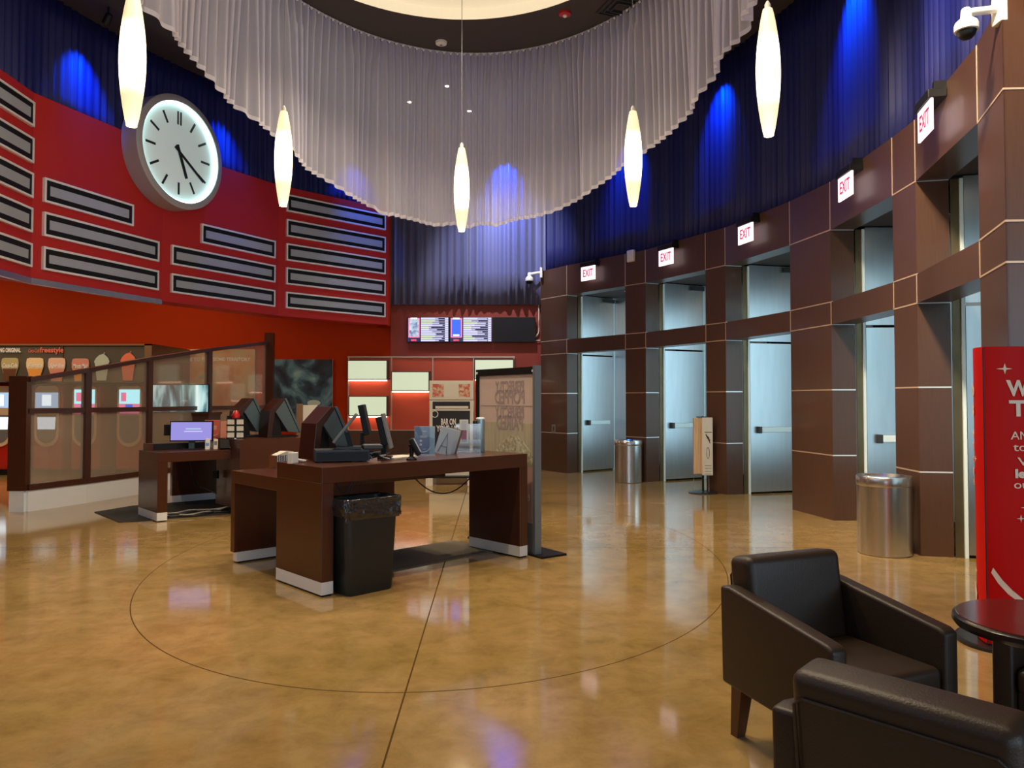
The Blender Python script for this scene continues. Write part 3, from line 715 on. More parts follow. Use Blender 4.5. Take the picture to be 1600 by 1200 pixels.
# cellular light wall
XS = [-3.485, -2.57, -1.69, -0.82, 0.04]
t = thing('light_wall', 'panelled wall unit with thin metal grid and glowing light boxes at the back', 'wall unit', (0, YB, 0))
mb = MB(); mb.box(XS[0], XS[-1], -0.06, -0.03, 0.83, 2.39, 'cellred'); mb.build('red_panel', t)
mb = MB(); mb.box(XS[0], 0.58, -0.07, -0.03, 0.0, 0.83, 'wood'); mb.build('wood_base', t)
mb = MB()
mb.box(XS[0] - 0.02, XS[-1] + 0.02, -0.10, -0.06, 2.375, 2.405, 'seam').box(XS[0], XS[-1], -0.075, -0.06, 0.82, 0.84, 'seam')
for x in XS: mb.box(x - 0.012, x + 0.012, -0.09, -0.06, 0.84, 2.375, 'seam')
mb.build('metal_grid', t)
for x0, x1, z0, z1 in [(-3.47, -2.66, 1.92, 2.30), (-3.44, -2.66, 1.15, 1.54), (-2.54, -1.77, 1.68, 2.06), (-1.62, -0.86, 1.48, 1.86), (-1.62, -0.86, 0.92, 1.20), (-0.78, 0.02, 1.93, 2.32)]:
    b_ = bx('wood', x0 - 0.02, x1 + 0.04, -0.19, -0.06, z0 - 0.02, z1 + 0.02).build('light_box', t)
    bx('e_box', x0, x1, -0.198, -0.19, z0, z1).build('lit_face', b_)
    bx('e_strip', x0, x1, -0.17, -0.10, z0 - 0.045, z0 - 0.021).build('led_strip', b_)
# overhead showtime screens
def screen_shell(name, label, x0, x1, z0, z1, k):
    t = thing(name, label, 'screen', ((x0 + x1) / 2, YB - 0.16, z0), 0, 'showtime screens on the back wall')
    w_ = (x1 - x0) / 2; h_ = z1 - z0
    bx('black', -w_, w_, 0, 0.08, 0, h_).build('housing', t, bevel=0.004)
    bx('darkmetal', -0.15, 0.15, 0.08, 0.13, h_ * 0.3, h_ * 0.7).build('bracket', t)
    bx(k, -w_ + 0.012, w_ - 0.012, -0.003, 0, 0.012, h_ - 0.012).build('display', t)
    return t, w_, h_
for k, (x0, x1) in enumerate(((-2.23, -1.335), (-1.33, -0.42))):
    t, w_, h_ = screen_shell('showtime_screen', ('lit showtime screen on the back wall with a pale picture, left of the pair', 'lit showtime screen on the back wall with a blue picture, right of the pair')[k], x0, x1, 2.70, 3.235, 'e_navy')
    mb = MB(); px0 = -w_ + 0.03
    mb.box(px0, px0 + 0.235, -0.006, -0.003, 0.10, h_ - 0.02, 'e_pink').box(px0 + 0.045, px0 + 0.185, -0.009, -0.006, h_ - 0.045, h_ - 0.015, 'e_white')
    mb.box(px0 + 0.02, px0 + 0.215, -0.009, -0.006, 0.12, h_ - 0.055, 'art_film' if k == 0 else 'e_blue')
    if k: mb.box(px0 + 0.05, px0 + 0.18, -0.011, -0.009, 0.13, 0.165, 'e_white')
    mb.build('film_tile', t)
    text('lettering', 'amc', 'e_red', t, (px0 + 0.115, -0.005, 0.05), FRONT, 0.075, 0.12, 0.001, bold=0.003)
    mb = MB(); random.seed(5 + k)
    for r in range(11):
        z = 0.02 + r * 0.0465; xx = px0 + 0.265
        xa = xx + random.choice((0.17, 0.24, 0.30)); mb.box(xx, xa, -0.006, -0.003, z, z + 0.030, 'e_lime' if r in (1, 2, 6, 8, 9) else 'e_lil')
        xb = w_ - 0.09; xm = xa + random.uniform(0.02, 0.25); mb.box(xa, min(xm, xb), -0.0055, -0.003, z + 0.004, z + 0.022, 'e_lil')
        mb.box(xb, w_ - 0.02, -0.006, -0.003, z, z + 0.030, 'e_lil')
        mb.box(xx, w_ - 0.02, -0.005, -0.003, z + 0.036, z + 0.042, 'e_lil')
    mb.build('listing_rows', t)
screen_shell('dark_screen', 'switched-off black screen right of the lit showtime screens', -0.41, 0.50, 2.70, 3.235, 'black')
t = thing('conduit_pipe', 'thin pale conduit bending down beside the black screen', 'conduit', (0, YB - 0.07, 0))
MB().tube([(0.575, 0, 4.2), (0.575, 0, 3.2), (0.575, 0, 2.96), (0.565, 0, 2.90), (0.53, 0, 2.85), (0.49, 0, 2.81)], 0.013, 'cream').build('pipe', t)
MB().tube([(0.49, 0.0, 2.745), (0.60, 0.0, 2.745)], 0.009, 'cream').build('branch', t)

# posters
def poster(label, x0, x1, z0, z1, k, y=YB):
    t = thing('wall_poster', label, 'poster', ((x0 + x1) / 2, y, z0), 0)
    w_ = (x1 - x0) / 2; h_ = z1 - z0
    bx('cream', -w_, w_, -0.04, 0.0, 0, h_).build('board', t)
    bx(k, -w_, w_, -0.044, -0.04, 0, h_).build('print', t)
    return t, w_, h_
t, w_, h_ = poster('square dark blue and teal printed picture on the orange wall', -5.14, -3.84, 0.95, 2.34, 'art_blue')
# a plain pale green oval accent in the picture
MB().lathe([(0.001, 0), (0.14, 0)], 'eyegreen' if False else 'mint', TR(0.26, -0.046, 0.46) @ R(PI / 2, 'X') @ Matrix.Diagonal((1, 0.45, 1, 1)), 28, cap=False).build('green_accent', t)
t, w_, h_ = poster('tall sandy orange film poster behind the glass partition', -7.30, -5.50, 0.55, 2.56, 'art_orange')
text('lettering', 'TIME TO FIND SOME TERRITORY', 'whiteink', t, (0.08, -0.046, h_ - 0.22), FRONT, 0.10, 1.45, 0.001, bold=0.003)
text('lettering', 'DEE  ROEM   ALVIN  TYE  ALEXA'[:0] + '- - - -   - - -   - - - - -   - - -', 'whiteink', t, (0.08, -0.046, h_ - 0.12), FRONT, 0.08, 1.40, 0.001) if False else None

# concession bulkhead with drinks menu
t = thing('drinks_menu_board', 'dark menu board with painted soft drinks over the red dispensers', 'menu board', (-6.9, 14.7, 1.82))
bx('taupe', -6.6, 0.0, 0.02, 1.73, 0, 0.72).build('bulkhead', t)
mb = MB(); mb.box(-0.14, 0.0, -0.01, 0.02, -0.02, 0.73, 'boardframe').box(-6.6, 0.0, -0.01, 0.02, 0.70, 0.73, 'boardframe'); mb.build('frame', t)
bx('wood', 0.0, 0.012, 0.0, 1.73, -0.1, 0.73).build('side_cheek', t)
bx('cola', -1.72, -1.71, -0.004, 0.02, 0, 0.70).build('board_joint', t)
def px_x(px, Y=14.7): return (px - 800) / 1200 * Y + 6.9
def px_z(py, Y=14.7): return 1.5 + (623 - py) / 1200 * Y - 1.82
def cup(px0, px1, py0, k1, k2, name, word):
    xc = (px_x(px0) + px_x(px1)) / 2; w2 = (px_x(px1) - px_x(px0)) / 2; zt = px_z(py0)
    T = TR(xc, -0.004, 0) @ R(PI / 2, 'X')
    g = MB(); zb = 0.015
    top = [(-w2 * .9, zt - 0.015), (-w2 * .6, zt), (w2 * .6, zt), (w2 * .9, zt - 0.015), (w2, zt - 0.09), (w2 * .98, zt - 0.17), (w2 * .72, zt - 0.30), (w2 * .62, zb), (-w2 * .62, zb), (-w2 * .72, zt - 0.30), (-w2 * .98, zt - 0.17), (-w2, zt - 0.09)]
    g.prism(top[::-1], 0, 0.012, k1, T)
    g.prism([(-w2 * .70, zt - 0.29), (w2 * .70, zt - 0.29), (w2 * .86, zt - 0.21), (-w2 * .86, zt - 0.21)], 0.012, 0.015, k2, T)
    g.prism([(-w2 * .62, zb), (w2 * .62, zb), (w2 * .72, zt - 0.29), (-w2 * .72, zt - 0.29)], 0.012, 0.015, k2, T)
    o = g.build(name, t)
    if word: text('lettering', word, 'whiteink', o, (xc, -0.022, zt - 0.15), FRONT, 0.12, w2 * 1.7, 0.001, shear=0.3, bold=0.002)
cup(2, 29, 559, 'colaf', 'cola', 'drink_picture', 'Coca-Cola')
cup(41, 68, 559, 'ambp', 'amber', 'drink_picture', 'Fanta')
cup(75, 102, 559, 'pinkp', 'pinkc', 'drink_picture', 'Sprite')
cup(112, 139, 560, 'pinkc', 'amber', 'drink_picture', 'Minute Maid')
def slush(px0, px1, py0, k):
    xc = (px_x(px0) + px_x(px1)) / 2; w2 = (px_x(px1) - px_x(px0)) / 2; zt = px_z(py0); T = TR(xc, -0.004, 0) @ R(PI / 2, 'X')
    g = MB(); pts = [(-w2 * .6, 0.03), (w2 * .6, 0.03), (w2 * .9, zt - 0.18), (w2, zt - 0.15), (w2 * .8, zt - 0.08), (w2 * .45, zt - 0.03), (w2 * .15, zt), (-w2 * .3, zt - 0.02), (-w2 * .75, zt - 0.08), (-w2, zt - 0.15), (-w2 * .9, zt - 0.18)]
    g.prism(pts, 0, 0.012, k, T); g.tube([(xc + w2 * .2, -0.012, zt - 0.03), (xc + w2 * .35, -0.012, zt + 0.03)], 0.008, k)
    g.build('slush_picture', t)
slush(147, 171, 553, 'mint'); slush(188, 212, 551, 'coral')
text('lettering', 'NG ORIGINAL', 'whiteink', t, (px_x(15), -0.006, px_z(547.5)), FRONT, 0.11, px_x(31) - px_x(-2), 0.001, bold=0.004)
text('lettering', 'freestyle', 'coralink', t, (px_x(80), -0.006, px_z(547)), FRONT, 0.14, px_x(98) - px_x(61), 0.001, bold=0.003)
text('lettering', 'Coca-Cola', 'coralink', t, (px_x(52), -0.006, px_z(548)), FRONT, 0.10, px_x(60) - px_x(43), 0.001, shear=0.3)

# red self-serve soda machines
def soda_machine(x, first_screen, label):
    t = thing('soda_machine', label, 'drink dispenser', (x, 15.10, 0), 0, 'red self-serve drink dispensers')
    g = MB(); g.box(-0.29, 0.29, 0.0, 0.75, 0.10, 1.79, 'redm'); g.build('body', t, bevel=0.06, seg=4)
    bx('black', -0.27, 0.27, 0.03, 0.70, 0.0, 0.10).build('plinth', t)
    T = TR(0, -0.004, 0) @ R(PI / 2, 'X')
    out = [(0.24 * math.cos(a), 0.80 + 0.24 * math.sin(a)) for a in [PI + i * PI / 16 for i in range(17)]] + [(0.24, 1.62), (0.21, 1.72), (0.15, 1.75), (-0.15, 1.75), (-0.21, 1.72), (-0.24, 1.62)]
    MB().prism(out, 0, 0.03, 'machcream', T).build('face_panel', t)
    inn = [(0.19 * math.cos(a), 0.82 + 0.19 * math.sin(a)) for a in [PI + i * PI / 16 for i in range(17)]] + [(0.19, 1.18), (-0.19, 1.18)]
    MB().prism(inn, 0.03, 0.034, 'grey', T).build('niche', t)
    if first_screen: MB().prism([(-0.17, 0.90), (0.17, 0.90), (0.18, 1.14), (-0.18, 1.14)], 0.034, 0.037, 'e_white', T).build('niche_light', t)
    if first_screen:
        s = bx('e_pale', -0.22, 0.22, -0.045, -0.034, 1.32, 1.62).build('screen', t); bx('e_white', -0.09, 0.09, -0.048, -0.045, 1.36, 1.58).build('screen_picture', s)
    else:
        s = bx('e_cyan', -0.20, 0.20, -0.045, -0.034, 1.40, 1.68).build('screen', t)
        g = MB(); g.box(-0.20, 0.20, -0.048, -0.034, 1.33, 1.40, 'e_pink').box(-0.07, 0.07, -0.05, -0.048, 1.30, 1.39, 'e_blue').box(-0.18, 0.19, -0.048, -0.034, 1.21, 1.29, 'e_pink').box(-0.16, -0.06, -0.047, -0.045, 1.45, 1.62, 'e_pink')
        g.build('screen_picture', s)
    return t
soda_machine(-10.05, True, 'red drink dispenser cut by the left edge of the photo')
soda_machine(-9.12, True, 'red drink dispenser with pale screen behind the first glass pane')
soda_machine(-8.38, False, 'red drink dispenser half hidden by the first glazing bar')
soda_machine(-7.50, False, 'red drink dispenser with bright screen behind the second glass pane')
# concession counter behind the glass with a wide display standing on it
t = thing('concession_counter', 'dark counter behind the partition under the wide display', 'counter', (-5.75, 13.3, 0))
bx('wood', -0.62, 0.50, 0, 0.55, 0, 1.22).build('body', t); bx('kiosk', -0.64, 0.52, -0.03, 0.57, 1.22, 1.26).build('counter_top', t)
t = thing('wide_display', 'wide lit teal picture screen seen through the glass partition', 'screen', (-5.76, 13.38, 1.26))
bx('black', -0.52, 0.48, 0, 0.05, 0.0, 0.49).build('housing', t); bx('art_teal', -0.505, 0.465, -0.004, 0, 0.012, 0.478).build('display', t)

# ------------------------------------------------------------ glass partition
GP = [(-6.50, 10.25), (-6.17, 11.08), (-5.82, 12.29), (-5.41, 13.67), (-4.83, 15.1)]
GZ = [1.79, 1.97, 2.24, 2.53, 2.79]
t = thing('glass_partition', 'dark wood framed glass partition with sloping top in front of the drinks area', 'partition')
def pxp(px, Yv): return ((px - 800) / 1200 * Yv, Yv)
GY = [10.25, 11.1, 12.3, 13.7, 15.15]
GP = [pxp(44, GY[0]), pxp(135.5, GY[1]), pxp(232, GY[2]), pxp(325.5, GY[3]), pxp(418, GY[4])]
GZ = [1.5 + (623 - y) / 1200 * Y for y, Y in zip((590, 575.5, 558, 544, 533), GY)]
def vert(i, w0=0.045):
    a = Vector(GP[max(i - 1, 0)]); b = Vector(GP[min(i + 1, 4)]); e = (b - a).normalized(); n_ = Vector((-e.y, e.x)); return e, n_
def span(i, z0a, z0b, z1a, z1b, th, k, inset=0.0, name='x', off=0.0):
    a, b = Vector(GP[i]), Vector(GP[i + 1]); e = (b - a).normalized(); n_ = Vector((-e.y, e.x)) * (th / 2); c = Vector((-e.y, e.x)) * off
    a = a + e * inset + c; b = b - e * inset + c
    return MB().add([(a.x - n_.x, a.y - n_.y, z0a), (b.x - n_.x, b.y - n_.y, z0b), (b.x + n_.x, b.y + n_.y, z0b), (a.x + n_.x, a.y + n_.y, z0a),
                     (a.x - n_.x, a.y - n_.y, z1a), (b.x - n_.x, b.y - n_.y, z1b), (b.x + n_.x, b.y + n_.y, z1b), (a.x + n_.x, a.y + n_.y, z1a)],
                    [(3, 2, 1, 0), (4, 5, 6, 7), (0, 1, 5, 4), (1, 2, 6, 5), (2, 3, 7, 6), (3, 0, 4, 7)], k)
for i in range(4):
    span(i, GZ[i] - 0.06, GZ[i + 1] - 0.06, GZ[i], GZ[i + 1], 0.10, 'kiosk').build('top_rail', t)
    span(i, 1.30, 1.30, 1.37, 1.37, 0.07, 'kiosk').build('mid_rail', t)
    span(i, 0.28, 0.28, 0.36, 0.36, 0.10, 'kiosk').build('bottom_rail', t)
    span(i, 0.0, 0.0, 0.28, 0.28, 0.07, 'base_metal').build('metal_base', t)
    span(i, 0.36, 0.36, 1.30, 1.30, 0.012, 'haze', 0.03).build('lower_pane', t)
    span(i, 1.37, 1.37, GZ[i] - 0.06, GZ[i + 1] - 0.06, 0.012, 'haze2', 0.03).build('upper_pane', t)
for i in range(5):
    e, n_ = vert(i); p = Vector(GP[i]); T = TR(p.x, p.y, 0) @ R(math.atan2(e.y, e.x))
    if 0 < i < 4: bx('kiosk', -0.05, 0.05, -0.045, 0.045, 0.28, GZ[i] - 0.02, T).build('mullion', t)
p = Vector(GP[0]); bx('kiosk', -0.22, 0.02, -0.06, 0.06, 0.28, 1.80, TR(p.x, p.y, 0)).build('end_post', t)
bx('base_metal', -0.20, 0.0, -0.05, 0.05, 0.0, 0.28, TR(p.x, p.y, 0)).build('post_base', t)
p = Vector(GP[4]); bx('kiosk', -0.05, 0.12, -0.06, 0.06, 0.0, 2.80, TR(p.x, p.y, 0)).build('end_post', t)

# ------------------------------------------------------------ kiosk A (front)
KA = math.atan2(0.687, 0.727)
A0 = (-1.438, 5.834, 0)
def loc_a(x, y, z=0): 
    c, s = math.cos(KA), math.sin(KA); return (A0[0] + x * c - y * s, A0[1] + x * s + y * c, z)
t = thing('service_counter', 'dark brown U-shaped service counter in front with the black bin under it', 'counter', A0, KA)
ZH = 0.978
g = MB(); g.box(0.0, 2.18, 0.0, 0.74, ZH - 0.125, ZH, 'kiosk'); g.build('counter_top', t, bevel=0.003)
g = MB(); g.box(0.0, 0.10, 0.0, 0.74, 0.11, ZH - 0.125, 'kiosk'); g.build('side_leg', t, bevel=0.002)
g = MB(); g.box(2.08, 2.18, 0.0, 0.74, 0.11, ZH - 0.125, 'kiosk'); g.build('side_leg', t, bevel=0.002)
for x0, x1 in ((0, 0.10), (2.08, 2.18)):
    bx('base_metal', x0, x1, 0.0, 0.74, 0.015, 0.11).build('plinth', t); bx('black', x0 + .01, x1 - .01, 0.01, 0.73, 0.0, 0.015).build('foot', t)
ZL = 0.84
bx('kiosk', 0.03, 1.78, 0.745, 1.70, ZL - 0.11, ZL).build('low_top', t, bevel=0.003)
bx('kiosk', 0.03, 1.78, 1.62, 1.70, 0.10, ZL - 0.11).build('back_panel', t)
bx('base_metal', 0.05, 1.76, 1.61, 1.69, 0.015, 0.10).build('plinth', t)
bx('black', 0.07, 1.74, 1.62, 1.68, 0, 0.015).build('foot', t)
# cables hanging below the worktop
t = thing('hanging_cable', 'long dark cable drooping under the front service counter, right half', 'cable')
def droop(p0, p1, sag, n=14):
    return [(p0[0] + (p1[0] - p0[0]) * i / n, p0[1] + (p1[1] - p0[1]) * i / n, p0[2] + (p1[2] - p0[2]) * i / n - sag * 4 * (i / n) * (1 - i / n)) for i in range(n + 1)]
MB().tube(droop(loc_a(1.12, 0.45, .855), loc_a(2.06, 0.55, .855), 0.25), 0.006, 'cable').build('cable', t)
t = thing('hanging_cable', 'looped dark cables hanging under the front counter above the bin', 'cable')
g = MB(); g.tube(droop(loc_a(0.42, 0.55, .855), loc_a(0.62, 0.55, .855), 0.16), 0.006, 'cable').tube(droop(loc_a(0.34, 0.6, .855), loc_a(0.36, 0.62, .55), 0.02), 0.008, 'cable').tube(droop(loc_a(0.30, 0.6, .855), loc_a(0.68, 0.6, .855), 0.3), 0.005, 'cable'); g.build('cable', t)

# floor mats
def flatmat(name, pts, label, k='mat'):
    tag(MB().prism(pts, 0.0, 0.008, k).build(name), label, 'mat')
flatmat('floor_mat', [(-1.5, 6.25), (-0.35, 7.42), (-0.10, 7.62), (-0.62, 8.15), (-1.75, 7.05)][::1], 'grey-brown carpet mat on the floor under the front counter')

# trash bin with liner
bc = loc_a(0.36, 0.13)
Bd = Vector((-0.918 + 1.194, 6.066 - 5.797)).normalized(); ba = math.atan2(Bd.y, Bd.x)
cpt = Vector((-1.235, 5.80)) + Bd * 0.235 + Vector((-Bd.y, Bd.x)) * 0.15
t = thing('waste_bin', 'tall narrow dark bin with a crumpled black liner below the front counter', 'bin', (cpt.x, cpt.y, 0), ba)
def rrect(w_, d_, r, n=6):
    out = []
    for cx_, cy_, a0 in ((w_ - r, d_ - r, 0), (-w_ + r, d_ - r, PI / 2), (-w_ + r, -d_ + r, PI), (w_ - r, -d_ + r, 1.5 * PI)):
        for i in range(n + 1): a = a0 + PI / 2 * i / n; out.append((cx_ + r * math.cos(a), cy_ + r * math.sin(a)))
    return out
def loft(sections, k, cap0=True, cap1=True):
    vs = []; fs = []; n_ = len(sections[0][0])
    for pts, z in sections:
        vs += [(p[0], p[1], z if not callable(z) else z(i)) for i, p in enumerate(pts)]
    for j in range(len(sections) - 1):
        for i in range(n_):
            a, b = j * n_ + i, j * n_ + (i + 1) % n_; fs.append((a, b, b + n_, a + n_))
    if cap0: fs.append(tuple(range(n_))[::-1])
    if cap1: fs.append(tuple((len(sections) - 1) * n_ + i for i in range(n_)))
    return MB().add(vs, fs, k)
loft([(rrect(0.20, 0.12, 0.05), 0.0), (rrect(0.21, 0.125, 0.05), 0.02), (rrect(0.245, 0.145, 0.05), 0.72), (rrect(0.23, 0.13, 0.05), 0.72), (rrect(0.20, 0.11, 0.05), 0.10)], 'bin').build('body', t, smooth=True)
random.seed(3)
def crump(w_, d_, amp, n=14):
    P = rrect(w_, d_, 0.05, n); out = []; amp = amp * 1.7
    for i, p in enumerate(P):
        q = Vector(p); d = q.normalized(); out.append(tuple(q + d * random.uniform(-amp, amp)))
    return out
zj = [random.uniform(-0.035, 0.03) for _ in range(60)]
g = loft([(crump(0.205, 0.11, 0.004), 0.45), (crump(0.225, 0.125, 0.006), 0.66), (crump(0.235, 0.14, 0.010), 0.73), (crump(0.255, 0.158, 0.008), 0.742), (crump(0.266, 0.168, 0.010), 0.72),
          (crump(0.262, 0.165, 0.014), 0.69), (crump(0.268, 0.172, 0.012), 0.66), (crump(0.262, 0.165, 0.014), 0.635), (crump(0.266, 0.170, 0.012), 0.61), (crump(0.262, 0.166, 0.010), lambda i: 0.585 + zj[i % 60])], 'bag', cap0=True, cap1=False)
o = g.build('liner', t, smooth=False)
for p in o.data.polygons: p.use_smooth = True
md = o.modifiers.new('sub', 'SUBSURF'); md.levels = 1; md.render_levels = 1

# ---- items on kiosk A
def item(name, label, cat, x, y, z, rz=0.0, group=None):
    return thing(name, label, cat, loc_a(x, y, z), KA + rz, group)
# cash drawer
t = thing('cash_drawer', 'flat black cash drawer on the front counter under the terminal', 'cash drawer', (-1.60, 6.25, ZH), math.radians(17))
bx('dark', 0, 0.44, 0, 0.24, 0.008, 0.105).build('case', t, bevel=0.004); bx('black', 0.01, 0.43, -0.004, 0.0, 0.015, 0.085).build('drawer_front', t)
for x in (0.03, 0.39):
    for y in (0.03, 0.18): bx('black', x, x + 0.03, y, y + 0.03, 0, 0.008).build('foot', t)
# terminals with a leaning screen housing on a pedestal
def terminal(label, loc, rz, s, body='kiosk', side='hood', group=None):
    t = thing('sales_terminal', label, 'sales terminal', loc, rz, group); t.scale = (s, s, s)
    bx('black', -0.24, 0.20, -0.12, 0.12, 0.0, 0.02).build('base_plate', t, bevel=0.005)
    XZ = R(PI / 2, 'X')
    MB().prism([(-0.26, 0.0), (-0.20, 0.0), (-0.155, 0.33), (-0.015, 0.51), (-0.055, 0.53), (-0.225, 0.36)], -0.15, 0.15, body, XZ).build('rear_cover', t, bevel=0.004)
    MB().prism([(-0.155, 0.36), (-0.03, 0.525), (0.20, 0.06), (0.04, 0.07)], -0.145, 0.145, side, XZ).build('screen_housing', t, bevel=0.004)
    MB().prism([(-0.022, 0.53), (0.012, 0.525), (0.245, 0.05), (0.208, 0.055)], -0.15, 0.15, side, XZ).build('screen_bezel', t, bevel=0.003)
    MB().prism([(0.022, 0.495), (0.025, 0.496), (0.228, 0.084), (0.225, 0.083)], -0.13, 0.13, 'black', XZ).build('screen', t)
    MB().prism([(-0.20, 0.02), (-0.04, 0.02), (-0.08, 0.33), (-0.15, 0.33)], -0.11, 0.11, 'black', XZ).build('inner_stand', t)
    return t
M['hood'] = mat('slate_plastic', (0.075, 0.11, 0.125), 0.35)
M['hooddark'] = mat('plum_plastic', (0.040, 0.014, 0.010), 0.3)
# the front counter's own terminal sits on the cash drawer's left
t = terminal('bulky plum-black sales terminal at the left end of the front counter', (-1.61, 6.76, ZH), KA, 0.86, 'hooddark', 'hood')
# tablet seen edge-on, leaning over the drawer
t = thing('tablet_display', 'thin tablet display leaning edge-on over the cash drawer', 'tablet', (-1.36, 6.42, ZH + 0.107), math.radians(10))
bx('dark', -0.10, 0.10, -0.09, 0.09, 0, 0.02).build('foot', t)
bx('grey', -0.012, 0.012, -0.12, 0.12, -0.15, 0.15, TR(-0.03, 0, 0.17) @ R(math.radians(38), 'Y')).build('tablet', t, bevel=0.006)
bx('black', -0.02, 0.02, -0.03, 0.03, 0.01, 0.14, TR(0.02, 0, 0) @ R(math.radians(-16), 'Y')).build('stand_arm', t)
t = thing('keypad', 'flat dark keypad lying on the right end of the cash drawer', 'keypad', (-1.24, 6.40, ZH + 0.106), math.radians(17))
bx('dark', 0, 0.16, -0.05, 0.10, 0, 0.03).build('body', t, bevel=0.005); bx('grey', 0.01, 0.15, -0.04, 0.09, 0.03, 0.034).build('keys', t)
t = thing('monitor', 'slim black monitor seen edge-on behind the tablet on the front counter', 'monitor', loc_a(0.76, 0.64, ZH), math.radians(4), 'edge-on monitors')
bx('black', -0.05, 0.07, -0.06, 0.06, 0, 0.015).build('base', t); bx('black', -0.015, 0.015, -0.03, 0.03, 0.01, 0.22).build('stem', t)
T = TR(0.02, 0, 0.33) @ R(math.radians(-12), 'Y'); bx('black', -0.025, 0.025, -0.10, 0.10, -0.13, 0.14, T).build('screen_housing', t, bevel=0.005)
t = thing('monitor', 'black customer monitor on a tilted stand at the middle of the front counter', 'monitor', loc_a(0.84, 0.42, ZH), math.radians(2), 'edge-on monitors')
bx('black', -0.05, 0.07, -0.07, 0.07, 0, 0.02).build('base', t)
T = TR(0.0, 0, 0.24) @ R(math.radians(-14), 'Y'); bx('black', -0.035, 0.02, -0.10, 0.10, -0.12, 0.13, T).build('screen_housing', t, bevel=0.006); bx('grey', 0.02, 0.032, -0.11, 0.11, -0.16, 0.15, T).build('screen_bezel', t)
bx('black', -0.02, 0.02, -0.04, 0.04, 0.01, 0.15).build('stem', t)
# payment card reader on stand / hand scanner
t = thing('hand_scanner', 'black and silver hand scanner in its cradle on the front counter edge', 'scanner', loc_a(0.93, 0.14, ZH), math.radians(0))
MB().lathe([(0.045, 0), (0.045, 0.01), (0.018, 0.03), (0.016, 0.10), (0.03, 0.13)], 'black', None, 16).build('cradle', t, smooth=True)
T = TR(0.03, 0, 0.11) @ R(math.radians(-28), 'Y'); bx('black', -0.022, 0.022, -0.03, 0.03, -0.08, 0.08, T).build('handset', t, bevel=0.012, seg=3); bx('silver', 0.020, 0.026, -0.02, 0.02, -0.06, 0.07, T).build('trim', t)
# papers and small white bits
t = item('paper_stack', 'loose cream papers lying behind the hand scanner', 'papers', 0.98, 0.42, ZH, 0.2); bx('cream', -0.14, 0.16, -0.10, 0.10, 0, 0.012).build('sheets', t)
t = thing('cable_tangle', 'tangle of dark cables beside the cash drawer on the front counter', 'cable', loc_a(0.66, 0.27, ZH))
random.seed(11); g = MB()
for q in range(5):
    P = [(random.uniform(-0.10, 0.12), random.uniform(-0.07, 0.07), 0.012 + random.uniform(0, 0.07)) for _ in range(7)]
    PP = []
    for i in range(len(P) - 1):
        for f in (0, .33, .66): PP.append(tuple(P[i][k] * (1 - f) + P[i + 1][k] * f for k in range(3)))
    g.tube(PP, 0.006, 'cable' if q % 2 else 'wcable', n=6)
g.build('cable', t)
t = item('receipt_curl', 'curled white receipt paper at the front counter left end', 'paper', 0.03, 0.50, ZH, 0.4)
MB().tube([(0, 0, 0.02), (0.05, 0.02, 0.03), (0.09, -0.02, 0.015), (0.14, 0, 0.01)], 0.009, 'white').build('curl', t); bx('white', -0.05, 0.03, -0.02, 0.03, 0, 0.09).build('roll_end', t, bevel=0.006)
# blue acrylic sign
t = thing('counter_sign', 'light blue acrylic notice standing on the front counter', 'sign', (-0.80, 7.05, ZH), math.radians(6))
T = TR(0, 0.01, 0) @ R(math.radians(8), 'X')
bx('ltblue', -0.09, 0.045, -0.004, 0, 0.012, 0.27, T).build('card', t); bx('cyanband', 0.045, 0.09, -0.004, 0, 0.012, 0.27, T).build('edge_band', t)
bx('acrylic', -0.094, 0.094, -0.008, -0.004, 0.0, 0.275, T).build('holder', t); bx('acrylic', -0.094, 0.094, -0.02, 0.07, 0, 0.006).build('foot', t)
g = MB()
for q, (xx, zz, ww) in enumerate(((-0.0, 0.225, 0.03), (-0.01, 0.18, 0.07), (-0.01, 0.17, 0.06), (0, 0.06, 0.03))): g.box(xx - ww / 2, xx + ww / 2, -0.0055, -0.004, zz, zz + 0.004, 'whiteink', T)
for zz in (0.14, 0.105): g.lathe([(0.001, 0.0055), (0.011, 0.0055)], 'whiteink', T @ TR(-0.035, 0, zz) @ R(PI / 2, 'X'), 14, cap=False)
for i in range(12):
    a0 = PI + PI * i / 12; a1 = PI + PI * (i + 1) / 12; g.tube([(0.068 * math.cos(a0) - 0.018, -0.006, 0.085 + 0.05 * math.sin(a0)), (0.068 * math.cos(a1) - 0.018, -0.006, 0.085 + 0.05 * math.sin(a1))], 0.0022, 'whiteink', T, 4)
g.build('print_marks', t)
# silver A-shaped leaflets
t = thing('leaflet_stand', 'row of leaning silver leaflets with an A outline on the front counter', 'leaflet stand', (-0.66, 7.22, ZH), math.radians(8))
for q in range(4):
    T = TR(0.022 * q, 0.03 * q, 0) @ R(math.radians(16), 'Y') @ R(math.radians(6), 'X')
    bx('leaflet' if q != 3 else 'boardframe', -0.075, 0.075, -0.003, 0, 0.004, 0.25, T).build('leaflet', t)
g = MB(); T = R(math.radians(16), 'Y') @ R(math.radians(6), 'X')
g.tube([(-0.045, -0.004, 0.02), (0.0, -0.004, 0.21), (0.04, -0.004, 0.02)], 0.005, 'grey', T, 5).tube([(-0.03, -0.004, 0.08), (0.03, -0.004, 0.08)], 0.004, 'grey', T, 5); g.build('print_marks', t)
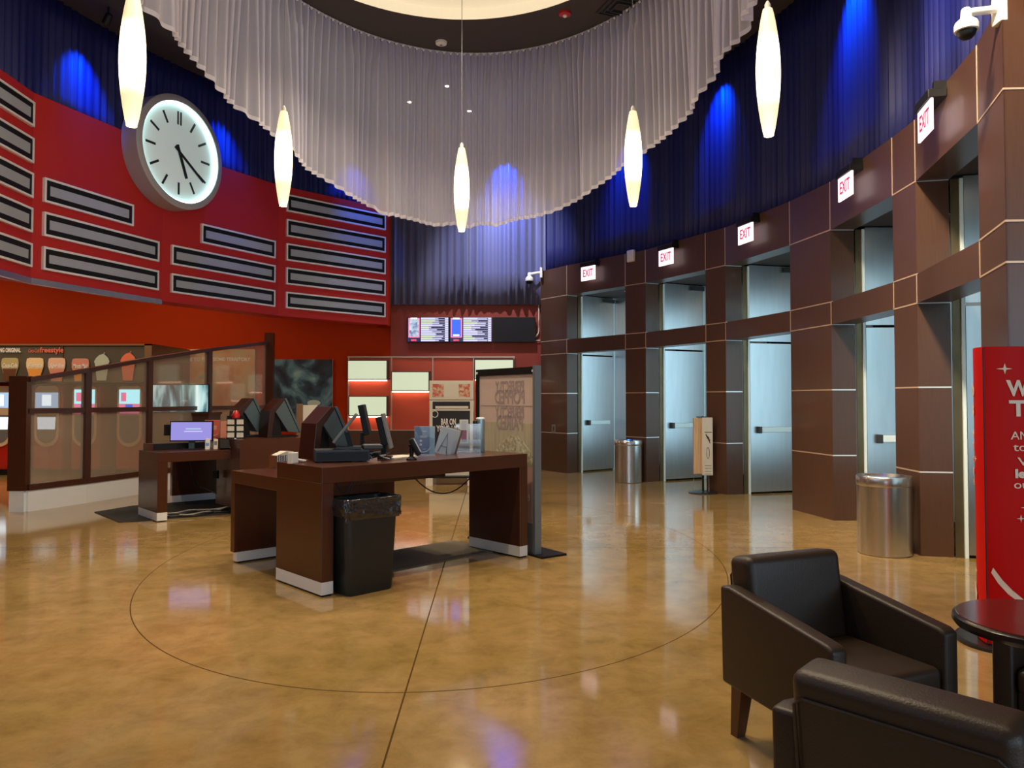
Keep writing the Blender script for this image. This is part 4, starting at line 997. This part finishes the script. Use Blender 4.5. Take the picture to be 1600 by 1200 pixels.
# brochure rack
t = thing('brochure_rack', 'clear rack with a cream and mauve brochure on the front counter', 'brochure rack', (-0.43, 7.40, ZH), math.radians(4))
bx('acrylic', -0.10, 0.12, -0.02, 0.09, 0, 0.008).build('foot', t); bx('acrylic', -0.11, 0.13, -0.012, -0.006, 0.07, 0.13).build('lip', t); bx('acrylic', -0.11, 0.13, 0.05, 0.055, 0.0, 0.28).build('back', t)
bx('cream', -0.075, 0.01, -0.004, 0.02, 0.09, 0.32, TR(0, 0, 0)).build('brochure', t); bx('mauve', -0.058, -0.006, -0.0055, -0.004, 0.11, 0.22).build('print_marks', t); bx('leaflet', -0.055, -0.01, -0.0055, -0.004, 0.22, 0.31).build('print_marks', t)
for x, lb, k, h_ in ((-0.36, 'dark brochure tube right of the cream brochure', 'darkmetal', 0.29), (-0.31, 'blue-grey metal tumbler at the right end of the front counter', 'tumb', 0.32)):
    if k == 'tumb': M['tumb'] = mat('blue_grey_metal', (0.32, 0.46, 0.50), 0.3, metal=0.5)
    t = thing('tumbler', lb, 'tumbler', (x, 7.52 + (x + 0.34), ZH), 0)
    r = 0.043 if k == 'tumb' else 0.022
    MB().lathe([(r * .9, 0), (r, 0.01), (r, h_)], k, None, 20).build('body', t, smooth=True)
    MB().lathe([(r * 1.02, h_), (r * 1.02, h_ + 0.012), (r * .7, h_ + 0.018)], 'black' if k != 'tumb' else 'bright_edge', None, 20).build('rim', t, smooth=True)
# napkin holder on the low shelf
t = thing('napkin_holder', 'ridged steel napkin holder with cream napkins on the low shelf', 'napkin holder', (-2.20, 7.42, ZL), KA + 0.1)
g = MB()
for q in range(10): g.lathe([(0.017, 0), (0.017, 0.12)], 'steel_can', TR(-0.10 + q * 0.024, -0.055, 0), 10)
g.box(-0.115, 0.13, -0.05, 0.07, 0, 0.12, 'steel_can'); g.build('holder', t, smooth=True)
MB().prism([(-0.10, 0.12), (0.11, 0.12), (0.08, 0.15), (0.0, 0.155)], -0.06, 0.04, 'cream', R(PI / 2, 'X')).build('napkins', t)

# ------------------------------------------------------------ kiosk B (left, farther)
KB = math.radians(42); B0 = (-4.315, 9.375, 0)
def loc_b(x, y, z=0):
    c, s = math.cos(KB), math.sin(KB); return (B0[0] + x * c - y * s, B0[1] + x * s + y * c, z)
t = thing('service_counter', 'dark brown service counter behind, with the lilac monitor and grey front block', 'counter', B0, KB)
bx('kiosk', 0.0, 1.0, 0.0, 0.74, ZL - 0.12, ZL).build('low_top', t, bevel=0.003)
bx('kiosk', 0.0, 0.12, 0.0, 0.74, 0.11, ZL - 0.12).build('side_leg', t); bx('base_metal', 0.0, 0.12, 0, 0.74, 0.012, 0.11).build('plinth', t); bx('black', 0.01, 0.11, 0.01, 0.73, 0, 0.012).build('foot', t)
g = MB(); g.box(0.90, 1.72, -0.30, -0.22, 0.10, ZH, 'kiosk').box(0.90, 0.98, -0.22, 0.50, 0.10, ZH, 'kiosk').box(1.64, 1.72, -0.22, 0.50, 0.10, ZH, 'kiosk').box(0.98, 1.64, -0.22, 0.80, ZH - 0.10, ZH, 'kiosk'); g.build('high_block', t)
bx('base_metal', 0.91, 1.71, -0.29, -0.22, 0.0, 0.10).build('plinth', t)
bx('kiosk', 0.70, 2.0, 1.60, 1.68, 0.11, 0.78).build('back_panel', t); bx('base_metal', 0.72, 1.98, 1.59, 1.67, 0.015, 0.11).build('plinth', t); bx('black', 0.74, 1.96, 1.60, 1.66, 0, 0.015).build('foot', t)
bx('kiosk', 0.70, 2.0, 0.80, 1.68, 0.78, ZL).build('rear_top', t)
flatmat('floor_mat', [tuple(loc_b(*p)[:2]) for p in ((-0.35, 0.25), (1.0, 0.02), (1.75, 0.05), (1.9, 1.55), (0.2, 1.7), (-0.35, 1.4))], 'black rubber mat under the farther service counter', 'matblack')
t = thing('floor_cables', 'pale and black cables lying on the mat under the farther counter', 'cable', (0, 0, 0))
g = MB()
for q in range(4):
    P = [loc_b(0.14 + 0.09 * i, 0.15 + 0.07 * math.sin(i * 1.1 + q) + 0.05 * q, 0.022 + 0.012 * q + (0.10 if (q == 1 and i > 7) else 0) * (i - 7) / 3) for i in range(11)]
    g.tube(P, 0.009, 'wcable' if q % 2 else 'cable', n=6)
g.build('cable', t)
t = thing('hanging_cable', 'black cable and plug hanging inside the farther counter', 'cable')
g = MB(); g.tube(droop(loc_b(0.55, 0.5, .72), loc_b(0.80, 0.7, .30), 0.12), 0.008, 'cable').tube(droop(loc_b(0.80, 0.7, .30), loc_b(0.84, 0.32, .25), 0.0), 0.008, 'cable').tube(droop(loc_b(0.82, 0.3, .72), loc_b(0.84, 0.32, .25), 0.0), 0.008, 'cable'); g.build('cable', t); bx('black', -0.03, 0.03, -0.03, 0.03, -0.05, 0.05, TR(*loc_b(0.83, 0.31, 0.5))).build('plug', t)
# backsplash box, monitor
t = thing('storage_box', 'low black box behind the lilac monitor at the farther counter left end', 'box', loc_b(0.04, 0.52, ZL), KB); bx('kiosk', 0, 0.75, -0.02, 0.18, 0, 0.085).build('body', t); bx('black', 0.06, 0.72, -0.024, -0.02, 0.005, 0.08).build('opening', t)
t = thing('monitor', 'wide monitor with lilac screen on the farther counter', 'monitor', (-4.18, 10.05, ZL), math.radians(6))
bx('darkmetal', -0.12, 0.12, -0.09, 0.09, 0, 0.012).build('base', t); bx('hood', -0.035, 0.035, -0.02, 0.02, 0.01, 0.22).build('stem', t)
T = TR(0, -0.03, 0.23) @ R(math.radians(-3), 'X'); bx('black', -0.27, 0.27, -0.0, 0.035, -0.125, 0.14, T).build('screen_housing', t, bevel=0.004)
s = bx('e_purple', -0.255, 0.255, -0.003, 0, -0.11, 0.125, T).build('screen', t); g = MB(); g.box(-0.09, 0.14, -0.005, -0.003, 0.0, 0.008, 'e_lil', T).box(-0.07, 0.12, -0.005, -0.003, 0.03, 0.045, 'e_pale', T); g.build('screen_marks', s)
bx('black', -0.36, -0.26, 0.02, 0.16, -0.04, 0.10, TR(0, 0, 0.22)).build('rear_unit', t)
# red sign, strip sign
t = thing('counter_sign', 'small red notice with white lettering beside the lilac monitor', 'sign', (-4.06, 10.42, ZL), math.radians(4))
bx('signred2' if False else 'coralink', -0.098, 0.098, -0.003, 0.0, 0.10, 0.37).build('card', t); bx('acrylic', -0.10, 0.10, 0.0, 0.004, 0, 0.375).build('holder', t); bx('acrylic', -0.10, 0.10, -0.04, 0.04, 0, 0.006).build('foot', t)
g = MB()
for zz, ww in ((0.33, 0.03), (0.285, 0.12), (0.27, 0.11), (0.255, 0.12), (0.24, 0.10)): g.box(-ww / 2, ww / 2, -0.0045, -0.003, zz, zz + 0.006, 'whiteink')
g.tube([(0.075 * math.cos(a), -0.004, 0.20 + 0.045 * math.sin(a)) for a in [PI * 1.08 + i * PI * 0.84 / 12 for i in range(13)]], 0.004, 'whiteink', n=4)
g.build('print_marks', t)
t = thing('counter_sign', 'narrow pink notice seen edge-on left of the terminals', 'sign', (-3.86, 10.34, ZL), math.radians(68)); bx('pinkc', -0.08, 0.08, -0.003, 0, 0.10, 0.36).build('card', t); bx('acrylic', -0.085, 0.085, 0, 0.004, 0, 0.365).build('holder', t)
# card readers and phone
t = thing('card_reader', 'white card reader leaning at the right of the farther counter', 'card reader', (-3.93, 9.93, ZL), math.radians(15)); bx('white', -0.03, 0.03, -0.012, 0.012, 0, 0.15, R(math.radians(-12), 'X')).build('body', t, bevel=0.008); bx('ltblue', -0.02, 0.02, -0.014, -0.012, 0.05, 0.09, R(math.radians(-12), 'X')).build('keypad', t)
t = thing('card_reader', 'cream card reader right of the white one', 'card reader', (-3.84, 9.97, ZL), math.radians(15)); bx('cream', -0.026, 0.026, -0.012, 0.012, 0, 0.14, R(math.radians(-8), 'X')).build('body', t, bevel=0.006); bx('grey', -0.018, 0.018, -0.014, -0.012, 0.06, 0.11, R(math.radians(-8), 'X')).build('keypad', t)
t = thing('desk_phone', 'black desk phone with white handset on the farther counter', 'phone', (-3.72, 10.02, ZL), math.radians(15)); bx('black', -0.08, 0.08, -0.05, 0.05, 0, 0.12, R(math.radians(-20), 'X')).build('body', t, bevel=0.006); bx('white', -0.015, 0.015, -0.02, 0.01, -0.07, 0.07, TR(0.09, -0.03, 0.08) @ R(math.radians(25), 'Y')).build('handset', t, bevel=0.006)
# gift card tower
t = thing('card_tower', 'small black tower of pale cards with a red top on the farther counter', 'card display', (-3.62, 10.08, ZH), math.radians(10))
g = MB(); g.box(-0.11, 0.11, -0.015, 0.015, 0, 0.30, 'black').box(-0.012, 0.012, -0.02, 0.02, 0, 0.31, 'black')
for zz in (0.0, 0.085, 0.17, 0.255): g.box(-0.115, 0.115, -0.03, 0.03, zz, zz + 0.012, 'black')
g.build('rack', t)
g = MB()
for q in range(3):
    for x0 in (-0.10, 0.015): g.box(x0, x0 + 0.085, -0.026, -0.016, 0.016 + q * 0.085, 0.080 + q * 0.085, 'cream')
g.build('cards', t); MB().lathe([(0.05, 0.268), (0.055, 0.30), (0.035, 0.345), (0.02, 0.37)], 'redm', None, 14).build('topper', t, smooth=True)
# two big terminals
terminal('left of the two tall slate-sided sales terminals on the farther counter', (-3.62, 10.62, ZH - 0.0), KB, 1.0, 'hooddark', 'hood', 'pair of tall terminals')
terminal('right of the two tall slate-sided sales terminals on the farther counter', (-3.18, 10.58, ZH), KB, 1.0, 'hooddark', 'hood', 'pair of tall terminals')
# narrow white-faced stand board right of kiosk B
t = thing('stand_board', 'tall tan and white board standing behind the terminals, left of the front terminal', 'board', (-3.32, 12.2, 0), math.radians(20)); bx('boardframe', -0.10, 0.0, -0.04, 0.04, 0, 1.42).build('side_frame', t); bx('cream', 0.0, 0.22, -0.03, 0.03, 0, 1.40).build('panel', t); bx('black', -0.15, 0.28, -0.2, 0.2, 0, 0.02).build('base', t)

# ------------------------------------------------------------ standing popcorn sign (seen from behind, lettering reversed)
pL = Vector((-0.372, 8.25)); pR = Vector((0.235, 7.39)); e = (pR - pL); Ls = e.length; e.normalize(); rz = math.atan2(e.y, e.x)
t = thing('poster_stand', 'tall framed poster stand showing reversed PERFECTLY POPPED print, right of the front counter', 'poster stand', (pL.x, pL.y, 0), rz)
bx('black', 0, Ls, -0.02, 0.02, 1.74, 1.81).build('top_bar', t); bx('black', 0, 0.05, -0.02, 0.02, 0.02, 1.74).build('side_bar', t); bx('black', Ls - 0.03, Ls, -0.02, 0.02, 0.02, 1.74).build('side_bar', t)
M['edgepost'] = mat('blue_grey_post', (0.20, 0.25, 0.29), 0.4, metal=0.4)
bx('edgepost', Ls, Ls + 0.035, -0.045, 0.03, 0.01, 1.82).build('edge_post', t)
bx('backprint', 0.05, Ls - 0.03, -0.004, 0.004, 0.30, 1.74).build('print', t)
bx('grey', 0.05, Ls - 0.03, -0.012, 0.012, 0.02, 0.30).build('lower_panel', t)
bx('pinkpaper', 0.05, Ls - 0.03, -0.006, -0.004, 0.30, 0.84).build('lower_print', t)
bx('art_pop2', 0.05, Ls - 0.03, -0.006, -0.004, 0.84, 1.26).build('field_print', t)
pp = [(0.20 + 0.0, 0.86)]
xs0, xs1 = 0.30, Ls - 0.03
arc = [(xs0 + (xs1 - xs0) * i / 16, 0.86 + 0.27 * math.sin(PI * (0.06 + 0.86 * i / 16)) + 0.014 * math.sin(i * 2.7)) for i in range(17)]
MB().prism([(xs1, 0.85), *arc[::-1], (xs0, 0.85)], 0.006, 0.008, 'art_pop', R(PI / 2, 'X')).build('popcorn_print', t)
def rev(s, zz, size, wdt):
    o = text('lettering', s, 'printgrey', t, (Ls * 0.58, -0.008, zz), (PI / 2, 0, 0), size, wdt, 0.0005, bold=0.003)
    o.scale = (-1, 1, 1)
rev('PERFECTLY', 1.62, 0.15, 0.50); rev('POPPED', 1.51, 0.19, 0.52); rev('PERFECTLY', 1.36, 0.15, 0.50); rev('PAIRED', 1.25, 0.19, 0.46)
bx('printgrey', 0.08, Ls - 0.06, -0.0075, -0.006, 1.425, 1.432).build('rule', t)
o = text('lettering', 'em', 'cream', t, (Ls * 0.86, -0.008, 0.55), (PI / 2, 0, 0), 0.14, 0.10, 0.0005); o.scale = (-1, 1, 1)
bx('black', -0.10, Ls + 0.16, -0.06, 0.24, 0, 0.02).build('base_plate', t)
for x in (0.01, Ls - 0.04): MB().lathe([(0.012, 0), (0.012, 0.012)], 'bright_edge', TR(x + 0.015, -0.02, 1.77) @ R(PI / 2, 'X'), 10).build('screw', t)

# ------------------------------------------------------------ BAR ON YOUR LIST stand
t = thing('leaflet_board', 'cream free-standing board with black BAR ON YOUR poster, behind the counter', 'leaflet board', (-1.07, 13.55, 0), math.radians(0))
w_ = 0.385
bx('cream', -w_, w_, 0, 0.05, 0.12, 1.82).build('board', t)
bx('cream', -w_, w_, -0.02, 0.0, 1.49, 1.80).build('header', t)
for x0, k in ((-0.33, 'art_rose'), (-0.11, 'cream'), (0.13, 'art_rose')): bx(k, x0, x0 + 0.20, -0.024, -0.02, 1.53, 1.76).build('leaflet_print', t)
bx('ink', -0.33, 0.33, -0.006, 0, 1.32, 1.45).build('banner', t); bx('cream', -0.28, 0.30, -0.010, -0.006, 1.325, 1.37).build('banner_print', t)
bx('ink', -0.33, 0.33, -0.006, 0, 0.55, 1.29).build('poster_panel', t)
text('lettering', 'BAR ON', 'whiteink', t, (-0.05, -0.009, 1.09), FRONT, 0.15, 0.26, 0.001, bold=0.004); text('lettering', 'YOUR LIST', 'whiteink', t, (-0.05, -0.009, 0.97), FRONT, 0.15, 0.42, 0.001, bold=0.004)
MB().lathe([(0.05, 0), (0.062, 0.002)], 'whiteink', TR(-0.29, -0.007, 1.23) @ R(PI / 2, 'X'), 20, cap=False).build('print_marks', t)
for x in (-0.42, 0.30): bx('cream', x, x + 0.12, -0.25, 0.30, 0.0, 0.12).build('foot', t)
bx('black', -0.36, 0.36, -0.18, 0.05, 0.12, 0.15).build('shelf', t)

# ------------------------------------------------------------ steel bins
def steel_bin(label, x, y, first=None):
    t = thing('steel_bin', label, 'bin', (x, y, 0), 0, 'round steel bins')
    MB().lathe([(0.235, 0), (0.245, 0.01), (0.245, 0.66), (0.25, 0.665)], 'steel_can', None, 56).build('body', t, smooth=True)
    MB().lathe([(0.25, 0.665), (0.252, 0.675), (0.252, 0.745), (0.245, 0.755), (0.19, 0.758), (0.13, 0.70), (0.12, 0.60)], 'steel_can', None, 56, cap=False).build('lid', t, smooth=True)
    MB().lathe([(0.001, 0.60), (0.12, 0.60)], 'black', None, 32, cap=False).build('opening', t)
    return t
steel_bin('round brushed steel bin standing farther away before the second exit pier', 2.10, 13.90)
steel_bin('large round brushed steel bin nearer the camera, beside the armchair wall bays', 3.62, 7.50)

# ------------------------------------------------------------ umbrella bag stand
t = thing('umbrella_bag_stand', 'black stand holding tan and printed umbrella bags before the exit bays', 'umbrella bag stand', (3.05, 12.3, 0), math.radians(-8))
MB().lathe([(0.23, 0.0), (0.23, 0.012), (0.20, 0.022), (0.02, 0.03)], 'darkmetal', None, 36).build('base', t, smooth=True)
bx('black', -0.015, 0.015, 0.0, 0.03, 0.02, 1.22).build('post', t)
g = MB(); g.tube([(-0.14, 0, 0.02), (-0.145, 0, 0.10), (-0.145, 0, 0.30), (0.09, 0, 0.30), (0.09, 0, 0.02)], 0.006, 'silver', n=6); g.build('wire_frame', t)
g = MB()
for q in range(5): g.box(-0.145 + q * 0.026, -0.12 + q * 0.026, -0.06 + q * 0.005, 0.10, 0.30, 1.195 - 0.006 * (q % 3), 'bagtan')
g.build('tan_bags', t, bevel=0.006)
b_ = bx('bagwhite', -0.02, 0.145, -0.09, -0.05, 0.285, 1.20).build('printed_bag', t, bevel=0.006)
g = MB(); random.seed(2)
g.box(0.02, 0.13, -0.093, -0.09, 0.965, 0.975, 'ink')
for q in range(4): g.tube([(0.04 + q * 0.02, -0.093, 0.94 - q * 0.028), (0.05 + q * 0.015, -0.093, 0.90 - q * 0.03), (0.085 + q * 0.006, -0.093, 0.885 - q * 0.03)], 0.007, 'ink', n=4)
g.tube([(0.07 + 0.022 * math.cos(a), -0.093, 0.64 + 0.09 * math.sin(a)) for a in [i * PI / 8 for i in range(17)]], 0.003, 'ink', n=4)
for q in range(4): g.box(0.02, 0.12, -0.093, -0.09, 0.44 - q * 0.045, 0.444 - q * 0.045, 'ink')
g.build('print_marks', b_)
bx('darkmetal', -0.10, 0.08, -0.05, 0.06, 1.20, 1.215).build('top_clip', t)

# ------------------------------------------------------------ red display column
t = thing('sign_column', 'glossy red cardboard display column with cream lettering at the right edge', 'display sign', (3.137, 4.822, 0), math.radians(31.4))
CW = 0.33; CR = CW / math.sin(math.radians(58)); CC = CR * math.cos(math.radians(58))
def arc_y(x): return CC - math.sqrt(max(0.0, CR * CR - x * x))
fr = [(-CW + 2 * CW * i / 24, arc_y(-CW + 2 * CW * i / 24)) for i in range(25)]
MB().prism(fr + [(0.0 + p[0], -p[1]) for p in fr[::-1][1:-1]], 0.03, 1.815, 'signred').build('card_body', t, smooth=True)
MB().lathe([(0.36, 0), (0.36, 0.018), (0.34, 0.024)], 'darkmetal', Matrix.Diagonal((1.12, 0.85, 1, 1)), 48).build('base_plate', t)
for sx in (-1, 1): MB().tube([(sx * (CW + 0.001), 0, 0.03), (sx * (CW + 0.001), 0, 1.81)], 0.004, 'ink').build('seam_edge', t)
def bend(o, side):
    for v in o.data.vertices:
        x = max(-CW * .995, min(CW * .995, o.get('cx', 0.0) + v.co.x)); v.co.z += -(arc_y(x) - 0.007)
    o.rotation_euler = (PI / 2, 0, 0 if side == 0 else PI)
def colt(s_, z, size, width, bold=0.0):
    for side in (0, 1):
        o = text('lettering', s_, 'peach', t, (0, 0, z), FRONT, size, width, 0.0008, bold=bold); bend(o, side)
def colmark(name, pts, x, z):
    for side in (0, 1):
        g = MB(); g.prism([(p[0] + x, p[1]) for p in pts], 0, 0.001, 'peach'); o = g.build(name, t, (0, 0, z)); bend(o, side)
def star(x, z, r): colmark('star_mark', [((r if i % 2 == 0 else r * 0.24) * math.cos(i * PI / 4), (r if i % 2 == 0 else r * 0.24) * math.sin(i * PI / 4)) for i in range(8)], x, z)
star(-0.262, 1.68, 0.032); star(0.26, 1.13, 0.02)
colt('Welcome to', 1.558, 0.13, 0.51, 0.004); colt('Theatres', 1.437, 0.13, 0.49, 0.004)
colt('AMC is committed', 1.277, 0.07, 0.48); colt('to your safety,', 1.208, 0.07, 0.46); colt('We listen,', 1.122, 0.07, 0.42)
colt('learn and keep', 1.05, 0.07, 0.45, 0.003); colt('our seats clean.', 0.985, 0.07, 0.46)
star(-0.165, 0.85, 0.035); star(-0.20, 0.785, 0.022); star(0.24, 0.44, 0.022)
colmark('swoosh_mark', [(0, 0), (0.03, -0.07), (0.07, -0.13), (0.13, -0.19), (0.10, -0.20), (0.05, -0.15), (0.015, -0.09), (-0.006, -0.03)][::-1], -0.315, 0.487)
colmark('swoosh_mark', [(0, 0), (0.05, -0.06), (0.03, -0.14), (-0.05, -0.10)][::-1], 0.20, 0.36)

# ------------------------------------------------------------ armchairs
def arm_chair(label, loc, rz, group):
    # local: faces -Y, origin at floor centre; width along x
    t = thing('armchair', label, 'armchair', loc, rz, group)
    W2 = 0.335; TH = 0.08; DF, DB = -0.29, 0.36
    for sx in (-1, 1):
        x0, x1 = (W2 - TH, W2) if sx > 0 else (-W2, -W2 + TH)
        prof = [(DF, 0.20), (DB, 0.235), (DB + 0.01, 0.66), (DB - 0.05, 0.665), (DF + 0.03, 0.575), (DF, 0.56)]
        T = Matrix(((0, 0, 1, 0), (1, 0, 0, 0), (0, 1, 0, 0), (0, 0, 0, 1)))     # (a,b,c)->(c,a,b)
        MB().prism(prof, x0, x1, 'leather', T).build('arm', t, bevel=0.016, seg=4)
    bx('leather', -W2 + TH, W2 - TH, DF + 0.03, DB - 0.12, 0.22, 0.33).build('seat_base', t, bevel=0.01, seg=3)
    bx('leather', -W2 + TH + 0.004, W2 - TH - 0.004, DF + 0.005, DB - 0.16, 0.32, 0.425).build('seat_cushion', t, bevel=0.03, seg=5)
    T = TR(0, DB - 0.10, 0.24) @ R(math.radians(-7), 'X')
    bk = bx('leather', -W2 + TH - 0.012, W2 - TH + 0.012, -0.075, 0.075, 0.0, 0.555, T).build('backrest', t, bevel=0.038, seg=6)
    g = MB()
    g.tube([(-W2 + TH, 0.078, 0.02), (-W2 + TH + 0.004, 0.078, 0.47), (-W2 + TH + 0.03, 0.079, 0.49), (W2 - TH - 0.03, 0.079, 0.49), (W2 - TH - 0.004, 0.078, 0.47), (W2 - TH, 0.078, 0.02)], 0.0045, 'leather', T, 6)
    g.build('welt_seam', bk)
    for sx in (-1, 1):
        for sy in (-1, 1):
            x = sx * (W2 - 0.06); y = DB - 0.07 if sy > 0 else DF + 0.06
            a, b = 0.034, 0.022; ox = 0; oy = 0.035 * sy
            MB().add([(x - a, y - a, 0.24), (x + a, y - a, 0.24), (x + a, y + a, 0.24), (x - a, y + a, 0.24), (x + ox - b, y + oy - b, 0), (x + ox + b, y + oy - b, 0), (x + ox + b, y + oy + b, 0), (x + ox - b, y + oy + b, 0)],
                     [(0, 1, 2, 3), (7, 6, 5, 4), (0, 4, 5, 1), (1, 5, 6, 2), (2, 6, 7, 3), (3, 7, 4, 0)], 'legwood').build('leg', t)
    return t
GC = 'brown leather armchairs'
# chair 1: axis forward (0.38,-0.92)
c1 = arm_chair('brown leather armchair whose seat and both arms are visible', (1.385, 3.27, 0), math.atan2(0.38, 0.92), GC)
def again(label, loc, rz):
    c = copy_tree(c1); c.location = loc; c.rotation_euler = (0, 0, rz); c['label'] = label; return c
c2 = again('brown leather armchair in the foreground seen from behind', (1.205, 2.12, 0), 0)
c2.rotation_euler = (0, 0, math.atan2(-0.75, 0.66) + PI)
c3 = again('brown leather armchair mostly hidden behind the round table', (2.38, 3.05, 0), math.radians(-55))

# ------------------------------------------------------------ round table
t = thing('round_table', 'small round table with glossy mahogany top at the right edge', 'table', (1.87, 2.70, 0))
MB().lathe([(0.26, 0.685), (0.285, 0.69), (0.295, 0.705), (0.292, 0.72), (0.28, 0.728)], 'tabledark', None, 72).build('top_edge', t, smooth=True)
MB().lathe([(0.281, 0.7275), (0.279, 0.7305), (0.001, 0.7305)], 'tabletop', None, 72, cap=False).build('top', t)
MB().lathe([(0.19, 0.0), (0.19, 0.02), (0.05, 0.04), (0.04, 0.08), (0.04, 0.62), (0.12, 0.685)], 'tabledark', None, 36).build('pedestal', t, smooth=True)

# ------------------------------------------------------------ concession area lights
for x, y, e_ in ((-9.5, 12.0, 110), (-6.9, 14.2, 60), (-11.5, 14.0, 80)):
    lamp('concession_light', 'AREA', (x, y, 4.65), e_, (1.0, 0.78, 0.52), (x, y, 0), shape='SQUARE', size=1.2)
lamp('back_wall_light', 'SPOT', (-2.2, 13.2, 6.9), 200, WARM, (-1.8, 15.6, 0.0), spot_size=math.radians(70), spot_blend=0.9, shadow_soft_size=0.1)
